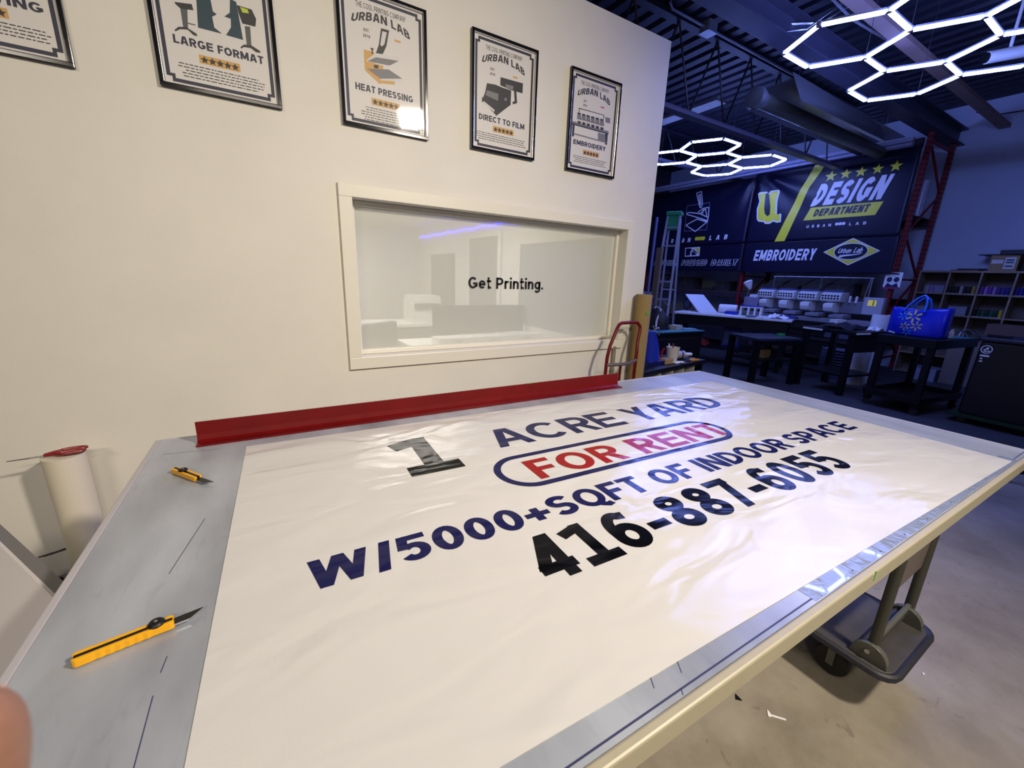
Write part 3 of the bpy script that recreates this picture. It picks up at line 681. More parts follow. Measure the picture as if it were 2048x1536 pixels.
# ------------------------------------------------------------------ utility knives
def knife(label, p, q, body, slider, blade_out, L):
    d = Vector((q[0] - p[0], q[1] - p[1])); ang = math.atan2(d.y, d.x)
    t = thing('utility_knife', label, 'knife', (p[0], p[1], .861), ang)
    W, H = .021, .015
    s = MB()
    for sgn in (-1, 1):
        pts = [(0, sgn * .0035), (0, sgn * (W / 2 - .003)), (.004, sgn * W / 2)]
        if body == 'long':
            for i in range(7):
                x = .02 + i * .011; pts += [(x, sgn * W / 2), (x + .0055, sgn * (W / 2 - .0012))]
        pts += [(L - .005, sgn * W / 2), (L, sgn * (W / 2 - .002)), (L, sgn * .0035)]
        if sgn < 0: pts = pts[::-1]
        if body == 'short' and sgn > 0: pts = [(x + .012 if x < .01 else x, y) for x, y in pts]
        s.prism(pts, .0015, H)
    s.prism([(.003, -.0022), (L, -.0022), (L, .0022), (.003, .0022)], .0015, .006)
    s.build('grip', yellowp, t, bevel=.0012)
    MB().box(.002, -.0034, .006, L - .002, .0034, H - .0006).build('slot', black, t)
    MB().box(L - .01, -.0075, .004, L + .02, .0075, .0075).build('blade_channel', steel, t)
    bl = MB(); x0 = L + .0; x1 = L + blade_out
    bl.prism([(x0 - .02, -.007), (x1 - .018, -.007), (x1, .007), (x0 + .004, .007), (x0 - .02, .004)], .0078, .0088)
    bl.build('blade', mat('black_blade', (.03, .03, .025), .35, .7), t)
    w = MB(); w.lathe([(.004, H - .001), (.0105, H), (.0115, H + .003), (.009, H + .006), (.004, H + .0065), (.003, H + .0055)], 20, c=(slider, 0, 0))
    w.build('slide_lock', black, t, smooth=True)
    MB().lathe([(.0025, H + .0052), (.0025, H + .0068)], 10, c=(slider, 0, 0)).build('rivet', steel, t)
    return t
knife('yellow utility knife with a long ribbed grip lying nearest the camera on the grey table', tfr(-.318, .744), tfr(-.158, .774), 'long', .098, .040, .120)
knife('short yellow utility knife with its blade out lying near the red bar', tfr(-.303, 1.437), tfr(-.195, 1.287), 'short', .045, .055, .118)

# ------------------------------------------------------------------ platform trolley under the table
t = thing('platform_trolley', 'grey steel platform trolley parked under the front edge of the cutting table', 'trolley', (1.895, .62, 0))
tm = mat('trolley_deck', (.055, .050, .048), .55, vary=.15, vscale=12)
b = MB(); b.rbox(-.205, -.37, .155, .205, .40, .178, .05); b.build('deck', tm, t, bevel=.004)
b = MB()
for r_ in ((-.213, -.378, .213, .408),):
    pts = []
    for cx, cy, a0 in ((.158, .353, 0), (-.158, .353, 90), (-.158, -.323, 180), (.158, -.323, 270)):
        for k in range(5): pts.append((cx + .055 * cos(R(a0 + 22.5 * k)), cy + .055 * sin(R(a0 + 22.5 * k)), .166))
    b.tube(pts, .014, 8, close=True)
b.build('bumper', mat('dark_bumper', (.02, .02, .03), .5), t, smooth=True)
for x in (-.175, .165):
    b = MB()
    pts = [(-.055, 0), (.055, 0)] + [(.0 + .054 * cos(R(a_)), .005 + .060 * sin(R(a_))) for a_ in range(0, 181, 15)]
    b.prism(pts, -.012, .012, F=lambda u, w_, z: (x + z, -.30 + u, .178 + w_))
    b.build('hinge_bracket', greysteel, t, bevel=.002)
    MB().tube([(x - .02, -.295, .215), (x + .02, -.295, .215)], .008, 10).build('pivot_bolt', steel, t)
    MB().tube([(x + .012, -.30, .20), (x + .095, -.285, .805)], .0165, 12).build('handle_post', mat('olive_grey_paint', (.05, .05, .04), .45), t, smooth=True)
MB().tube([(-.165, -.30, .255), (.155, -.30, .255)], .009, 8).build('hinge_rod', greysteel, t)
MB().tube([(-.168, -.28, .20), (.158, -.28, .20)], .022, 12).build('deck_lip', tm, t, smooth=True)
MB().bar((-.122, -.292, .49), (.205, -.292, .49), .004, .15).build('handle_plate', mat('brown_plate', (.15, .12, .10), .45), t)
for x, y in ((-.14, -.20), (.14, -.20), (-.14, .28), (.14, .28)):
    cst = MB(); cst.box(x - .03, y - .03, .118, x + .03, y + .03, .155); cst.box(x - .03, y - .012, .05, x - .024, y + .012, .12); cst.box(x + .024, y - .012, .05, x + .03, y + .012, .12)
    o = cst.build('caster', greysteel, t)
    w_ = MB(); w_.lathe([(.02, -.02), (.055, -.018), (.058, -.012), (.058, .012), (.055, .018), (.02, .02)], 18, c=(x, y, .058), axis='X'); w_.build('wheel', rubber, o, smooth=True)

# floor litter and the caster at the right edge
o = MB().prism([(1.318, .535), (1.338, .548), (1.335, .520)], .001, .003).build('vinyl_scrap', black); tag(o, 'small black triangular scrap on the floor below the table edge', 'scrap')
o = MB().prism([(1.362, .445), (1.382, .458), (1.380, .448), (1.376, .442), (1.405, .408), (1.400, .404), (1.370, .438), (1.362, .438)], .001, .003).build('paper_scrap', paperw); tag(o, 'small white arrow-shaped scrap lying on the concrete floor', 'scrap')
o = MB().prism([(2.06, .225), (2.075, .232), (2.072, .222)], .001, .003).build('paper_scrap', paperw); tag(o, 'tiny white scrap on the floor right of the platform trolley', 'scrap')
t = thing('stool_base', 'black wheeled stool base just inside the right edge of the picture', 'stool', (5.05, .22, 0))
for k in range(5):
    a_ = R(72 * k + 108)
    MB().bar((0, 0, .13), (.30 * cos(a_), .30 * sin(a_), .085), .045, .03).build('leg', black, t)
    MB().lathe([(.012, -.02), (.03, -.018), (.03, .018), (.012, .02)], 12, c=(.30 * cos(a_), .30 * sin(a_), .031), axis='X').build('caster', darksteel, t)
MB().tube([(0, 0, .1), (0, 0, .5)], .03, 12).build('column', black, t)
MB().lathe([(.05, .5), (.19, .5), (.2, .52), (.2, .56), (.17, .58), (.02, .58)], 24).build('seat', black, t, smooth=True)

# ------------------------------------------------------------------ posters on the near wall
PW, PH = .4522, .6126
goldp = mat('gold_print', (.62, .36, .10), .5); greyp = mat('grey_print', (.20, .20, .21), .5); lightp = mat('pale_print', (.66, .65, .64), .5)
blackp = mat('black_print', (.03, .03, .035), .5); limep = mat('lime_print', (.5, .6, .05), .5); tealp = mat('dark_teal_print', (.02, .05, .075), .5); slatep = mat('slate_print', (.09, .10, .11), .5); redp = mat('orange_print', (.55, .15, .08), .5)
POSTER_M = [mat('poster_paper', (.70, .68, .66), .5), navyprint, goldp, greyp, lightp, blackp, limep, tealp, slatep, redp]
KEY = dict(y=2, g=3, w=4, d=5, k=5, l=6, n=7, s=8)
frame_m = mat('black_gloss_frame', (.008, .008, .012), .12, coat=.5)
silver = mat('silver_edge', (.75, .75, .76), .2, .9)
pane_m = None
def poster_glass():
    global pane_m
    if pane_m is None: pane_m = glass_mat('poster_glass', (.7, .7, .7), .0, .04)
    return pane_m
def poster(i, label, title, tx, art, top=True, lines=5, lx=(.09, .37), ly=.105, dots=2):
    xr = [-.5276, .1825, .9062, 1.6257, 2.3407][i]; zb = [2.1776, 2.1807, 2.1744, 2.1807, 2.1684][i]
    t = thing('framed_poster', label, 'poster', (xr - PW, 2.4995, zb), group=None)
    b = MB(); y0, y1 = -.021, 0
    for (a0, c0, a1, c1) in ((0, 0, PW, .014), (0, PH - .014, PW, PH), (0, .014, .014, PH - .014), (PW - .014, .014, PW, PH - .014)):
        b.box(a0, y0, c0, a1, y1, c1, 0)
    for (a0, c0, a1, c1) in ((.014, .014, PW - .014, .0165), (.014, PH - .0165, PW - .014, PH - .014), (.014, .0165, .0165, PH - .0165), (PW - .0165, .0165, PW - .014, PH - .0165)):
        b.box(a0, y0 + .003, c0, a1, y1, c1, 1)
    b.build('frame', [frame_m, silver], t, bevel=.002)
    p = MB(); Y = -.0062
    p.box(.0185, -.006, .0185, PW - .0185, -.002, PH - .0185, 0)
    F = lambda x, z: (x, Y, z)
    def rect(x0, z0, x1, z1, m, dy=0): p.poly([(x_, Y - dy, z_) for x_, z_ in ((x0, z0), (x1, z0), (x1, z1), (x0, z1))], m)
    # stepped border
    e, bw_, s = .026, .014, .019
    rect(e + s, e, PW - e - s, e + bw_, 1); rect(e + s, PH - e - bw_, PW - e - s, PH - e, 1)
    rect(e, e + s, e + bw_, PH - e - s, 1); rect(PW - e - bw_, e + s, PW - e, PH - e - s, 1)
    for sx in (0, 1):
        for sz in (0, 1):
            X = (lambda x: x) if not sx else (lambda x: PW - x); Z = (lambda z: z) if not sz else (lambda z: PH - z)
            def rr(x0, z0, x1, z1, dy_=.00015): rect(min(X(x0), X(x1)), min(Z(z0), Z(z1)), max(X(x0), X(x1)), max(Z(z0), Z(z1)), 1, dy_)
            rr(e + s, e, e + s + bw_ * .8, e + s + bw_ * .8 - .002); rr(e, e + s, e + s + bw_ * .8, e + s + bw_ * .8, .0003)
    if top:
        write(p, 'THE COOL PRINTING COMPANY', F, .094, .343, .533, .556, h=.07, track=.16, m=5)
        wp = lambda X, Z, u, v: (X + (u - .5) * .02 * (v - .5) * -1, Z + .033 * (1 - (2 * u - 1) ** 2))
        write(p, 'URBAN LAB', F, .072, .362, .459, .496, h=.105, track=.10, m=5, warp=wp)
        write(p, 'EST.', F, .127, .155, .437, .450, h=.1, m=5); write(p, '2019', F, .123, .157, .412, .425, h=.1, m=5)
        for k in range(3):
            p.poly([F(.286 + k * .011 + .006 * cos(R(a_)), .438 + .006 * sin(R(a_))) for a_ in range(0, 360, 45)], dots)
    Y = -.0063
    for col, pts in art: 
        p.poly([(x, Y, z) for x, z in pts], KEY[col]); Y -= .00004
    Y = -.0064
    write(p, title, F, tx[0], tx[1], tx[2], tx[3], h=.105, track=.10, m=1)
    rect(.149, .118, .298, .150, 2) 
    Y = -.0066
    for k in range(5): p.poly([F(*q) for q in star_pts(.168 + k * .0278, .133, .0155, .45)], 5)
    rng = random.Random(i)
    for k in range(lines):
        x = lx[0] + rng.uniform(0, .03); xe = lx[1] - rng.uniform(0, .03); z = ly - k * .0115
        while x < xe:
            wl_ = rng.uniform(.006, .022); rect(x, z, min(x + wl_, xe), z + .0035, 5); x += wl_ + .004
    p.build('print', POSTER_M, t, recalc=False)
    MB().box(.0185, -.0098, .0185, PW - .0185, -.0082, PH - .0185).build('glass', poster_glass(), t)
    return t
poster(0, 'framed print cut off at the upper left corner, its title ending in AVING', 'ENGRAVING', (.062, .394, .162, .193), [], top=True, lines=4, lx=(.05, .41), ly=.100)
poster(1, 'framed poster titled LARGE FORMAT with a wide printer drawing', 'LARGE FORMAT', (.067, .394, .172, .203), ART_PLOT, lines=5, lx=(.07, .39), ly=.100)
poster(2, 'framed poster titled HEAT PRESSING with an open press drawing', 'HEAT PRESSING', (.072, .372, .172, .203), ART_PRESS, lines=6, lx=(.09, .36), ly=.100)
poster(3, 'framed poster titled DIRECT TO FILM with a dark machine drawing', 'DIRECT TO FILM', (.054, .375, .168, .199), ART_DTF, lines=4, lx=(.03, .40), ly=.100)
poster(4, 'framed poster titled EMBROIDERY nearest the free end of the wall', 'EMBROIDERY', (.060, .356, .171, .200), ART_EMB, lines=4, lx=(.06, .38), ly=.100, dots=9)

# ------------------------------------------------------------------ left of the table
t = thing('vinyl_roll', 'white vinyl roll standing against the wall left of the table under red scissors', 'roll', (-.80, 2.385, 0), rot=(R(1.2), 0, 0))
b = MB(); b.lathe([(.022, .0), (.068, .0), (.068, .645), (.022, .645)], 28); b.build('roll_body', mat('matte_vinyl', (.72, .66, .54), .5), t, smooth=True)
MB().lathe([(.014, .001), (.0215, .001), (.0215, .648), (.014, .648)], 18).build('core', cardboard, t, smooth=True)
t = thing('scissors', 'red handled scissors lying on top of the white vinyl roll', 'scissors', (-.80, 2.36, .652), R(4))
b = MB(); b.prism([(-.155, .001), (-.05, -.007), (-.03, -.006), (-.03, .004), (-.05, .004)], 0, .002); b.prism([(-.155, -.001), (-.05, .008), (-.03, .007), (-.03, -.003), (-.05, -.003)], .0022, .0042)
b.build('blades', steel, t)
for sg in (-1, 1):
    h = MB(); h.tube([(-.05, sg * .004, .005), (-.02, sg * .006, .008), (.0, sg * .012, .009)], [.006, .009, .009], 8)
    h.tube([(.035 + .04 * cos(R(a_)), sg * (.018 + .014 * sin(R(a_))), .009) for a_ in range(0, 360, 20)], .0065, 8, close=True)
    h.build('handle', mat('red_plastic', (.22, .006, .008), .35), t, smooth=True)
MB().lathe([(.004, .0), (.004, .007)], 10, c=(-.035, 0, 0)).build('pivot', steel, t)

t = thing('foam_board', 'thick white foam board block leaning at the lower left of the table', 'board', (-1.09, 1.11, .03), rot=(R(-40), 0, math.atan2(-.855, .52)))
MB().box(-.38, -.005, 0, .36, .006, .885).build('white_sheet', mat('foam_white', (.72, .68, .70), .5), t)
MB().box(-.38, .0062, 0, .36, .050, .885).build('shaded_back', mat('foam_shade_grey', (.16, .155, .165), .6), t)  # top and back of the white block, shade put into the grey
def cloth_blob(name, label, cat, loc, sx, sy, sz, m, seed=1, rz=0, group=None):
    rng = random.Random(seed); ph = [rng.uniform(0, 6.28) for _ in range(8)]
    def F(u, v):
        a, b_ = u * 2 - 1, v * 2 - 1
        e = max(0, 1 - (abs(a) ** 3 + abs(b_) ** 3) / 1.3)
        wv = .55 + .25 * sin(5 * a + ph[0] + 2 * b_) + .2 * sin(9 * b_ + ph[1] + 3 * a) + .12 * sin(14 * a + ph[2])
        k = 1 + .14 * sin(4 * math.atan2(b_, a) + ph[3]) + .08 * sin(7 * math.atan2(b_, a) + ph[4])
        return (sx * a * k, sy * b_ * k, .004 + sz * max(.05, wv) * e ** .6)
    o = MB().grid(F, 26, 20).build(name, m, loc=loc, rot=(0, 0, rz), smooth=True, solid=.003)
    return tag(o, label, cat, group)
cloth_blob('plastic_bag', 'crumpled dark green plastic bag on the floor below the white vinyl roll', 'bag', (-.92, 2.20, .003), .16, .085, .23, mat('green_black_plastic', (.008, .03, .022), .3), 3)
o = MB().tube([(-1.0, 2.478, .13), (-.93, 2.482, .138), (-.88, 2.484, .15)], .003, 6).build('cable', black); tag(o, 'short black cable end hanging low on the wall left of the vinyl roll', 'cable')

# photographer's fingertip, close to the lens
CM = cam.rotation_euler.to_matrix()
def cp(px, py, d): return Vector(cam.location) + CM @ Vector(((px - 1024) / 819.1 * d, -(py - 768) / 819.1 * d, -d))
D = .095
skin = mat('skin', (.26, .13, .085), .45, vary=.06, vscale=60, bump=.1, bscale=300)
skin.node_tree.nodes['Principled BSDF'].inputs['Subsurface Weight'].default_value = .15
skin.node_tree.nodes['Principled BSDF'].inputs['Subsurface Radius'].default_value = (.008, .003, .002)
fpath = [(-48, 1392), (-46, 1405), (-42, 1430), (-40, 1470), (-42, 1530), (-50, 1610), (-60, 1700), (-75, 1800), (-95, 1920), (-120, 2050)]
frad = [.0012, .0042, .0068, .0082, .0087, .0086, .0089, .0092, .0088, .0095]
fb = MB(); fb.tube([cp(x, y, D + .004 * math.sin(k * .35)) for k, (x, y) in enumerate(fpath)], frad, 20)
fo = fb.build('fingertip', skin, smooth=True, subsurf=1); tag(fo, 'blurred fingertip of the person taking the picture, at the lower left corner', 'finger')
nb = MB()
def nailF(u, v):
    a_ = (u - .5) * 1.9
    c_ = cp(-44 + 2 * v, 1412 + 70 * v, D); rr_ = .0067 + .0022 * math.sin(min(1, v * 1.3) * 1.57)
    bx = CM @ Vector((math.sin(a_ - 1.2) * rr_, 0, math.cos(a_ - 1.2) * -rr_))
    return c_ + bx
nb.grid(nailF, 8, 8); nb.build('nail', mat('nail', (.5, .27, .2), .25), fo, smooth=True, solid=.0004)

# ------------------------------------------------------------------ between table and wall
t = thing('hand_truck', 'red hand truck with a looped handle standing against the wall under the window corner', 'hand truck', (2.42, 2.30, 0))
b = MB()
lp = [(-.16, 0, .05), (-.16, 0, .70), (-.155, .0, .86), (-.13, .005, .95), (-.06, .02, 1.075), (-.03, .03, 1.105), (.0, .035, 1.118), (.16, .05, 1.118), (.20, .05, 1.110), (.225, .045, 1.08), (.222, .04, 1.05), (.185, .02, .95), (.168, .0, .88), (.165, 0, .80), (.165, 0, .05)]
b.tube(lp, .0135, 12); b.build('tube_frame', redpaint, t, smooth=True)
MB().tube([(-.0, 0, .05), (0, 0, .80)], .010, 10).build('centre_bar', redpaint, t, smooth=True)
MB().tube([(-.16, -.004, .80), (-.05, -.03, .80), (.06, -.03, .80), (.165, -.004, .815)], .014, 8).build('cross_strap', mat('worn_steel', (.16, .12, .11), .5, .4), t, smooth=True)
MB().bar((-.16, 0, .42), (.165, 0, .42), .03, .012).build('cross_strap', redpaint, t)
MB().box(-.2, -.2, .035, .2, .0, .045).build('toe_plate', darksteel, t)
for x in (-.19, .195):
    MB().lathe([(.02, -.025), (.085, -.024), (.10, -.015), (.10, .015), (.085, .024), (.02, .025)], 20, c=(x, .08, .101), axis='X').build('wheel', rubber, t, smooth=True)
MB().tube([(-.19, .08, .10), (.195, .08, .10)], .01, 8).build('axle', darksteel, t)
o = MB().box(2.50, 2.478, .02, 2.535, 2.498, .90).build('wood_strip', mat('grey_wood', (.24, .20, .16), .7, vary=.15)); tag(o, 'narrow grey wooden strip leaning on the wall behind the red hand truck', 'strip')
t = thing('cardboard_tube', 'tall brown cardboard tube standing at the free end of the wall', 'tube', (2.742, 2.425, 0))
MB().lathe([(.058, 0), (.068, 0), (.068, 1.325), (.064, 1.335), (.058, 1.335)], 28).build('tube_body', cardlight, t, smooth=True)
mk = MB(); mk.lathe([(.014, -.0005), (.014, .0006)], 12, c=(0, 0, 0)); 
mk.build('green_mark', mat('green_mark', (.06, .45, .02), .5), t, loc=(-.012, -.0682, 1.185), rot=(R(90), 0, 0))

# ------------------------------------------------------------------ office seen through the window
t = thing('led_strip', 'glowing blue light strip along the office ceiling behind the window', 'light strip', (2.64, 5.9, 2.07))
MB().tube([(0, 1.9 - k * .2, .012 * sin(k * 2.1)) for k in range(19)], .012, 6).build('strip', mat('blue_led', (.1, .1, .6), .5, emit=(.06, .05, 1.0), estr=9), t)
dw = mat('desk_white', (.8, .8, .78), .4)
t = thing('office_desk', 'white office desk behind the window carrying two dark monitors', 'desk', (1.95, 4.0, 0))
MB().box(-.75, -.35, .72, .70, .35, .75).build('desk_top', dw, t); 
for x, y in ((-.7, -.3), (.65, -.3), (-.7, .3), (.65, .3)): MB().box(x - .025, y - .025, 0, x + .025, y + .025, .72).build('leg', dw, t)
t = thing('drawer_riser', 'low white drawer unit on the office desk in front of the monitors', 'drawer unit', (2.05, 3.86, .751))
MB().box(-.6, -.1, 0, .62, .12, .075).build('body', dw, t)
for k in range(3):
    q = MB().box(-.58 + .4 * k, -.108, .01, -.20 + .4 * k, -.1005, .066).build('drawer', dw, t); MB().box(-.43 + .4 * k, -.113, .035, -.36 + .4 * k, -.1082, .05).build('handle', greysteel, q)
mon = thing('monitor', 'left dark monitor on the office desk', 'monitor', (1.79, 4.12, .751))
MB().box(-.27, -.02, .07, .27, .02, .37).build('screen', black, mon); MB().tube([(0, .02, 0), (0, .03, .15)], .02, 8).build('stand', darksteel, mon); MB().box(-.1, -.08, 0, .1, .1, .012).build('foot', darksteel, mon)
dup(mon, (2.35, 4.12, .751), R(-6), 'right dark monitor on the office desk')
t = thing('office_printer', 'white printer on the cabinet deep inside the office, left of the monitors', 'printer', (1.95, 5.7, .78))
MB().rbox(-.22, -.2, 0, .22, .2, .30, .03).build('body', white, t); MB().box(-.18, -.24, .20, .18, -.2005, .26).build('paper_slot', greysteel, t); MB().box(-.2, -.18, .301, .2, .18, .36).build('scanner_lid', white, t)
t = thing('office_cabinet', 'long white counter in the office under the printer', 'counter', (1.7, 5.7, 0))
MB().box(-1.1, -.3, 0, .7, .3, .74).build('body', mat('grey_cabinet', (.12, .12, .12), .6), t); MB().box(-1.12, -.32, .741, .72, .32, .779).build('worktop', dw, t)
t = thing('office_chair', 'dark office chair left of the desk behind the window', 'chair', (.85, 3.8, 0), R(30))
MB().rbox(-.24, -.05, .52, .24, .02, 1.0, .02).build('backrest', black, t, bevel=.02); MB().rbox(-.24, -.5, .44, .24, -.02, .51, .08).build('seat', black, t)
MB().tube([(0, -.25, .08), (0, -.25, .44)], .03, 10).build('column', darksteel, t)
for k in range(5): MB().bar((0, -.25, .07), (.27 * cos(R(72 * k)), -.25 + .27 * sin(R(72 * k)), .04), .04, .03).build('leg', black, t)
d = bpy.data.objects.new('door_1', None); COL.objects.link(d); d.location = (2.655, 5.2, 0); d['kind'] = 'structure'
MB().box(-.02, -.50, 0, -.001, -.42, 2.0).build('door_frame', dw, d); MB().box(-.02, .42, 0, -.001, .50, 2.0).build('door_frame', dw, d); MB().box(-.02, -.42, 1.93, -.001, .42, 2.0).build('door_frame', dw, d); MB().box(-.012, -.42, 0, -.001, .42, 1.93).build('door_leaf', mat('grey_door', (.2, .2, .2), .5), d)
o = MB().box(2.60, 6.2, 0, 2.655, 7.1, 1.75).build('whiteboard', mat('dark_panel', (.12, .13, .12), .6)); tag(o, 'tall dark panel on the office wall beyond the door behind the window', 'panel')
o = MB().box(2.645, 2.75, .9, 2.659, 4.25, 1.80).build('grey_panel', mat('office_panel_grey', (.22, .22, .24), .8)); tag(o, 'large grey panel on the office side wall at the right of the window', 'board')  # plain grey panel set flat on the side wall
o = MB().box(-1.2, 7.9, 0, 1.0, 8.04, 1.5).build('partition_screen', mat('pale_screen', (.5, .48, .46), .8)); tag(o, 'pale low screen at the far left of the office behind the window', 'screen')

# ------------------------------------------------------------------ pallet rack with the printed wall banners
XB = 8.9
rack = thing('pallet_rack', 'red steel pallet rack carrying the dark printed banners on the far wall', 'rack', (9.45, 5.3, 0))
def RL(mb): mb.M = Matrix.Translation((-9.45, -5.3, 0)); return mb
slotm = mat('slot_dark', (.02, .004, .006), .8)
for y in (2.75, 5.30, 7.9):
    for x in (8.98, 10.0):
        b = RL(MB()); b.box(x - .04, y - .03, 0, x + .04, y + .03, 3.78, 0)
        z = .15
        while z < 3.7:
            for s in (-.015, .015):
                b.box(x - .0415, y + s - .006, z, x - .0401, y + s + .006, z + .035, 1)
                b.box(x + s - .006, y - .0315, z, x + s + .006, y - .0301, z + .035, 1)
            z += .075
        b.build('upright', [rackred, slotm], rack)
    b = RL(MB()); z = .3; fl = False
    while z < 3.4:
        a_, c_ = ((9.02, y, z), (9.96, y, z + .62)) if fl else ((9.96, y, z), (9.02, y, z + .62))
        b.bar(a_, c_, .03, .02); z += .68; fl = not fl
    for z in (.25, 1.6, 3.65): b.bar((9.02, y, z), (9.96, y, z), .03, .03)
    b.build('brace', rackred, rack)
rackdark = mat('rack_dark_beam', (.035, .02, .03), .6)
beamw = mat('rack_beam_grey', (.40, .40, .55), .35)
for y0, y1 in ((2.79, 5.26), (5.34, 7.86)):
    for z in (.42, 1.15, 2.50):
        RL(MB()).box(8.95, y0, z, 9.0, y1, z + .10).build('cross_beam', rackdark, rack); RL(MB()).box(9.98, y0, z, 10.03, y1, z + .10).build('cross_beam', rackdark, rack)
        RL(MB()).box(8.96, y0, z + .101, 10.02, y1, z + .118).build('shelf_deck', mat('dark_deck', (.05, .04, .04), .7), rack)
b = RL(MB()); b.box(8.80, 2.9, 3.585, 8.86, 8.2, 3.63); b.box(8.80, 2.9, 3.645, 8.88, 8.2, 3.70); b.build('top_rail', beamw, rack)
RL(MB()).box(8.865, 2.80, 3.56, 8.935, 2.9, 3.68).build('rail_bracket', rackdark, rack)

navyv = mat('banner_navy', (.011, .011, .050), .28, bump=.0)
def fold_mat(name, col):
    m = mat(name, col, .36, spec=.3)
    nt = m.node_tree; b = nt.nodes['Principled BSDF']
    return m
LAV = mat('lavender_print', (.80, .80, .84), .45); YEL = mat('yellow_print', (.78, .72, .03), .4); NAV = mat('navy_ink_print', (.006, .006, .022), .35); THIN = mat('mauve_print', (.22, .18, .30), .5)
BM = [fold_mat('banner_cloth', (.0075, .0075, .026)), LAV, YEL, NAV, THIN]
KB = dict(w=1, y=2, n=3, t=4)
def hang_banner(name, label, y0, y1, z0, z1, x, fold):
    """y0 > y1: left and right edge as seen; fold(u, v) gives the sag towards the viewer"""
    t = thing(name, label, 'banner', (x, (y0 + y1) / 2, z0))
    yc = (y0 + y1) / 2
    g = MB(); g.grid(lambda u, v: (-fold(u, v), (y0 + (y1 - y0) * u) - yc, (z1 - z0) * v), 48, 30)
    g.build('cloth', BM[0], t, smooth=True, solid=.002)
    def F(y, z):
        u = (y - y0) / (y1 - y0); v = (z - z0) / (z1 - z0)
        return (-fold(u, v) - .006, y - yc, z - z0)
    return t, F
def star_fold(cu, cv, amp):
    def f(u, v):
        du, dv = u - cu, (v - cv) * .75
        r = math.hypot(du, dv); a = math.atan2(dv, du)
        return amp * (max(0, 1 - r / .75) ** 1.3) * min(1, r * 7) * (sin(9 * a + 1.0) * .6 + sin(16 * a) * .3) + .010 * sin(2.2 * u + 1.7 * v)
    return f
def fine(mb, pts, F, m, n=1):
    """polygon on a folded banner, subdivided along its outline so it follows the folds"""
    bm = bmesh.new(); vs = [bm.verts.new((p[0], p[1], 0)) for p in pts]
    try: f = bm.faces.new(vs)
    except Exception: bm.free(); return
    bmesh.ops.triangulate(bm, faces=bm.faces[:])
    for _ in range(4):
        es = [e for e in bm.edges if e.calc_length() > .09]
        if not es: break
        bmesh.ops.subdivide_edges(bm, edges=es, cuts=1); bmesh.ops.triangulate(bm, faces=bm.faces[:])
    bm.verts.index_update()
    mb.add([F(v.co.x, v.co.y) for v in bm.verts], [tuple(v.index for v in f.verts) for f in bm.faces], m)
    bm.free()
def bwrite(mb, s, F, x0, x1, y0, y1, **k):
    """lettering on a banner: x runs from larger to smaller world y"""
    write(mb, s, F, x0, x1, y0, y1, **k)
# right upper
t, F = hang_banner('design_banner', 'dark banner reading DESIGN DEPARTMENT with yellow stars and a yellow slash', 5.27, 2.78, 2.275, 3.575, XB - .06, star_fold(0.02, 1.02, .05))
b = MB()
for col, pts in DESIGN_ART: fine(b, pts, F, KB[col])
F2 = lambda y, z: tuple(Vector(F(y, z)) + Vector((-.003, 0, 0))); F3 = lambda y, z: tuple(Vector(F(y, z)) + Vector((-.006, 0, 0)))
for (col, pts), FF in zip(UL_ART, (F, F2, F3)): fine(b, pts, FF, KB[col])
def word(s, F_, *a, **k):
    q = MB(); write(q, s, F_, *a, **k); q.build('lettering', BM, t, face=(-1, 0, 0))
word('DESIGN', F2, 4.165, 3.135, 2.85, 3.215, h=.125, track=.15, m=1, slant=-.30)
word('DEPARTMENT', F2, 4.085, 3.275, 2.672, 2.795, h=.13, track=.13, m=3, slant=-.25)
word('URBAN', F2, 4.155, 3.76, 2.480, 2.527, h=.10, track=.85, m=1); word('LAB', F2, 3.49, 3.25, 2.474, 2.520, h=.10, track=.85, m=1)
for k in range(3): b.poly([F2(3.675 - k * .05 + .028 * cos(R(a_)), 2.513 + .026 * sin(R(a_))) for a_ in range(0, 360, 30)], 1)
b.build('artwork', BM, t, face=(-1, 0, 0))
# right lower
t, F = hang_banner('embroidery_banner', 'dark banner strip reading EMBROIDERY beside a yellow diamond badge', 5.29, 2.76, 1.68, 2.27, XB - .045, lambda u, v: .012 * sin(7 * u) * (1 - v) + .006 * sin(3 * u))
b = MB()
F2 = lambda y, z: tuple(Vector(F(y, z)) + Vector((-.003, 0, 0))); F3 = lambda y, z: tuple(Vector(F(y, z)) + Vector((-.006, 0, 0))); F4 = lambda y, z: tuple(Vector(F(y, z)) + Vector((-.009, 0, 0)))
for (col, pts), FF in zip(DIAMOND_ART, (F, F2)): fine(b, pts, FF, KB[col])
fine(b, [(3.385 + .252 * cos(R(a_)), 2.046 + .142 * sin(R(a_))) for a_ in range(0, 360, 12)], F3, 1)
fine(b, [(3.385 + .238 * cos(R(a_)), 2.046 + .128 * sin(R(a_))) for a_ in range(0, 360, 12)], F4, 3)
F5 = lambda y, z: tuple(Vector(F(y, z)) + Vector((-.012, 0, 0)))
word('EMBROIDERY', F2, 5.05, 3.93, 1.908, 2.115, h=.105, track=.14, m=1, slant=-.12)
word('Urban', F5, 3.575, 3.385, 2.02, 2.100, h=.085, track=.04, m=1, slant=-.35); word('Lab', F5, 3.345, 3.225, 2.022, 2.108, h=.085, track=.04, m=1, slant=-.35)
sw = [(3.20, 2.02), (3.25, 1.995), (3.35, 1.978), (3.46, 1.965), (3.555, 1.935), (3.53, 1.985), (3.45, 1.995), (3.35, 1.998), (3.26, 2.006)]
fine(b, sw, F5, 1)
b.build('artwork', BM, t, face=(-1, 0, 0))
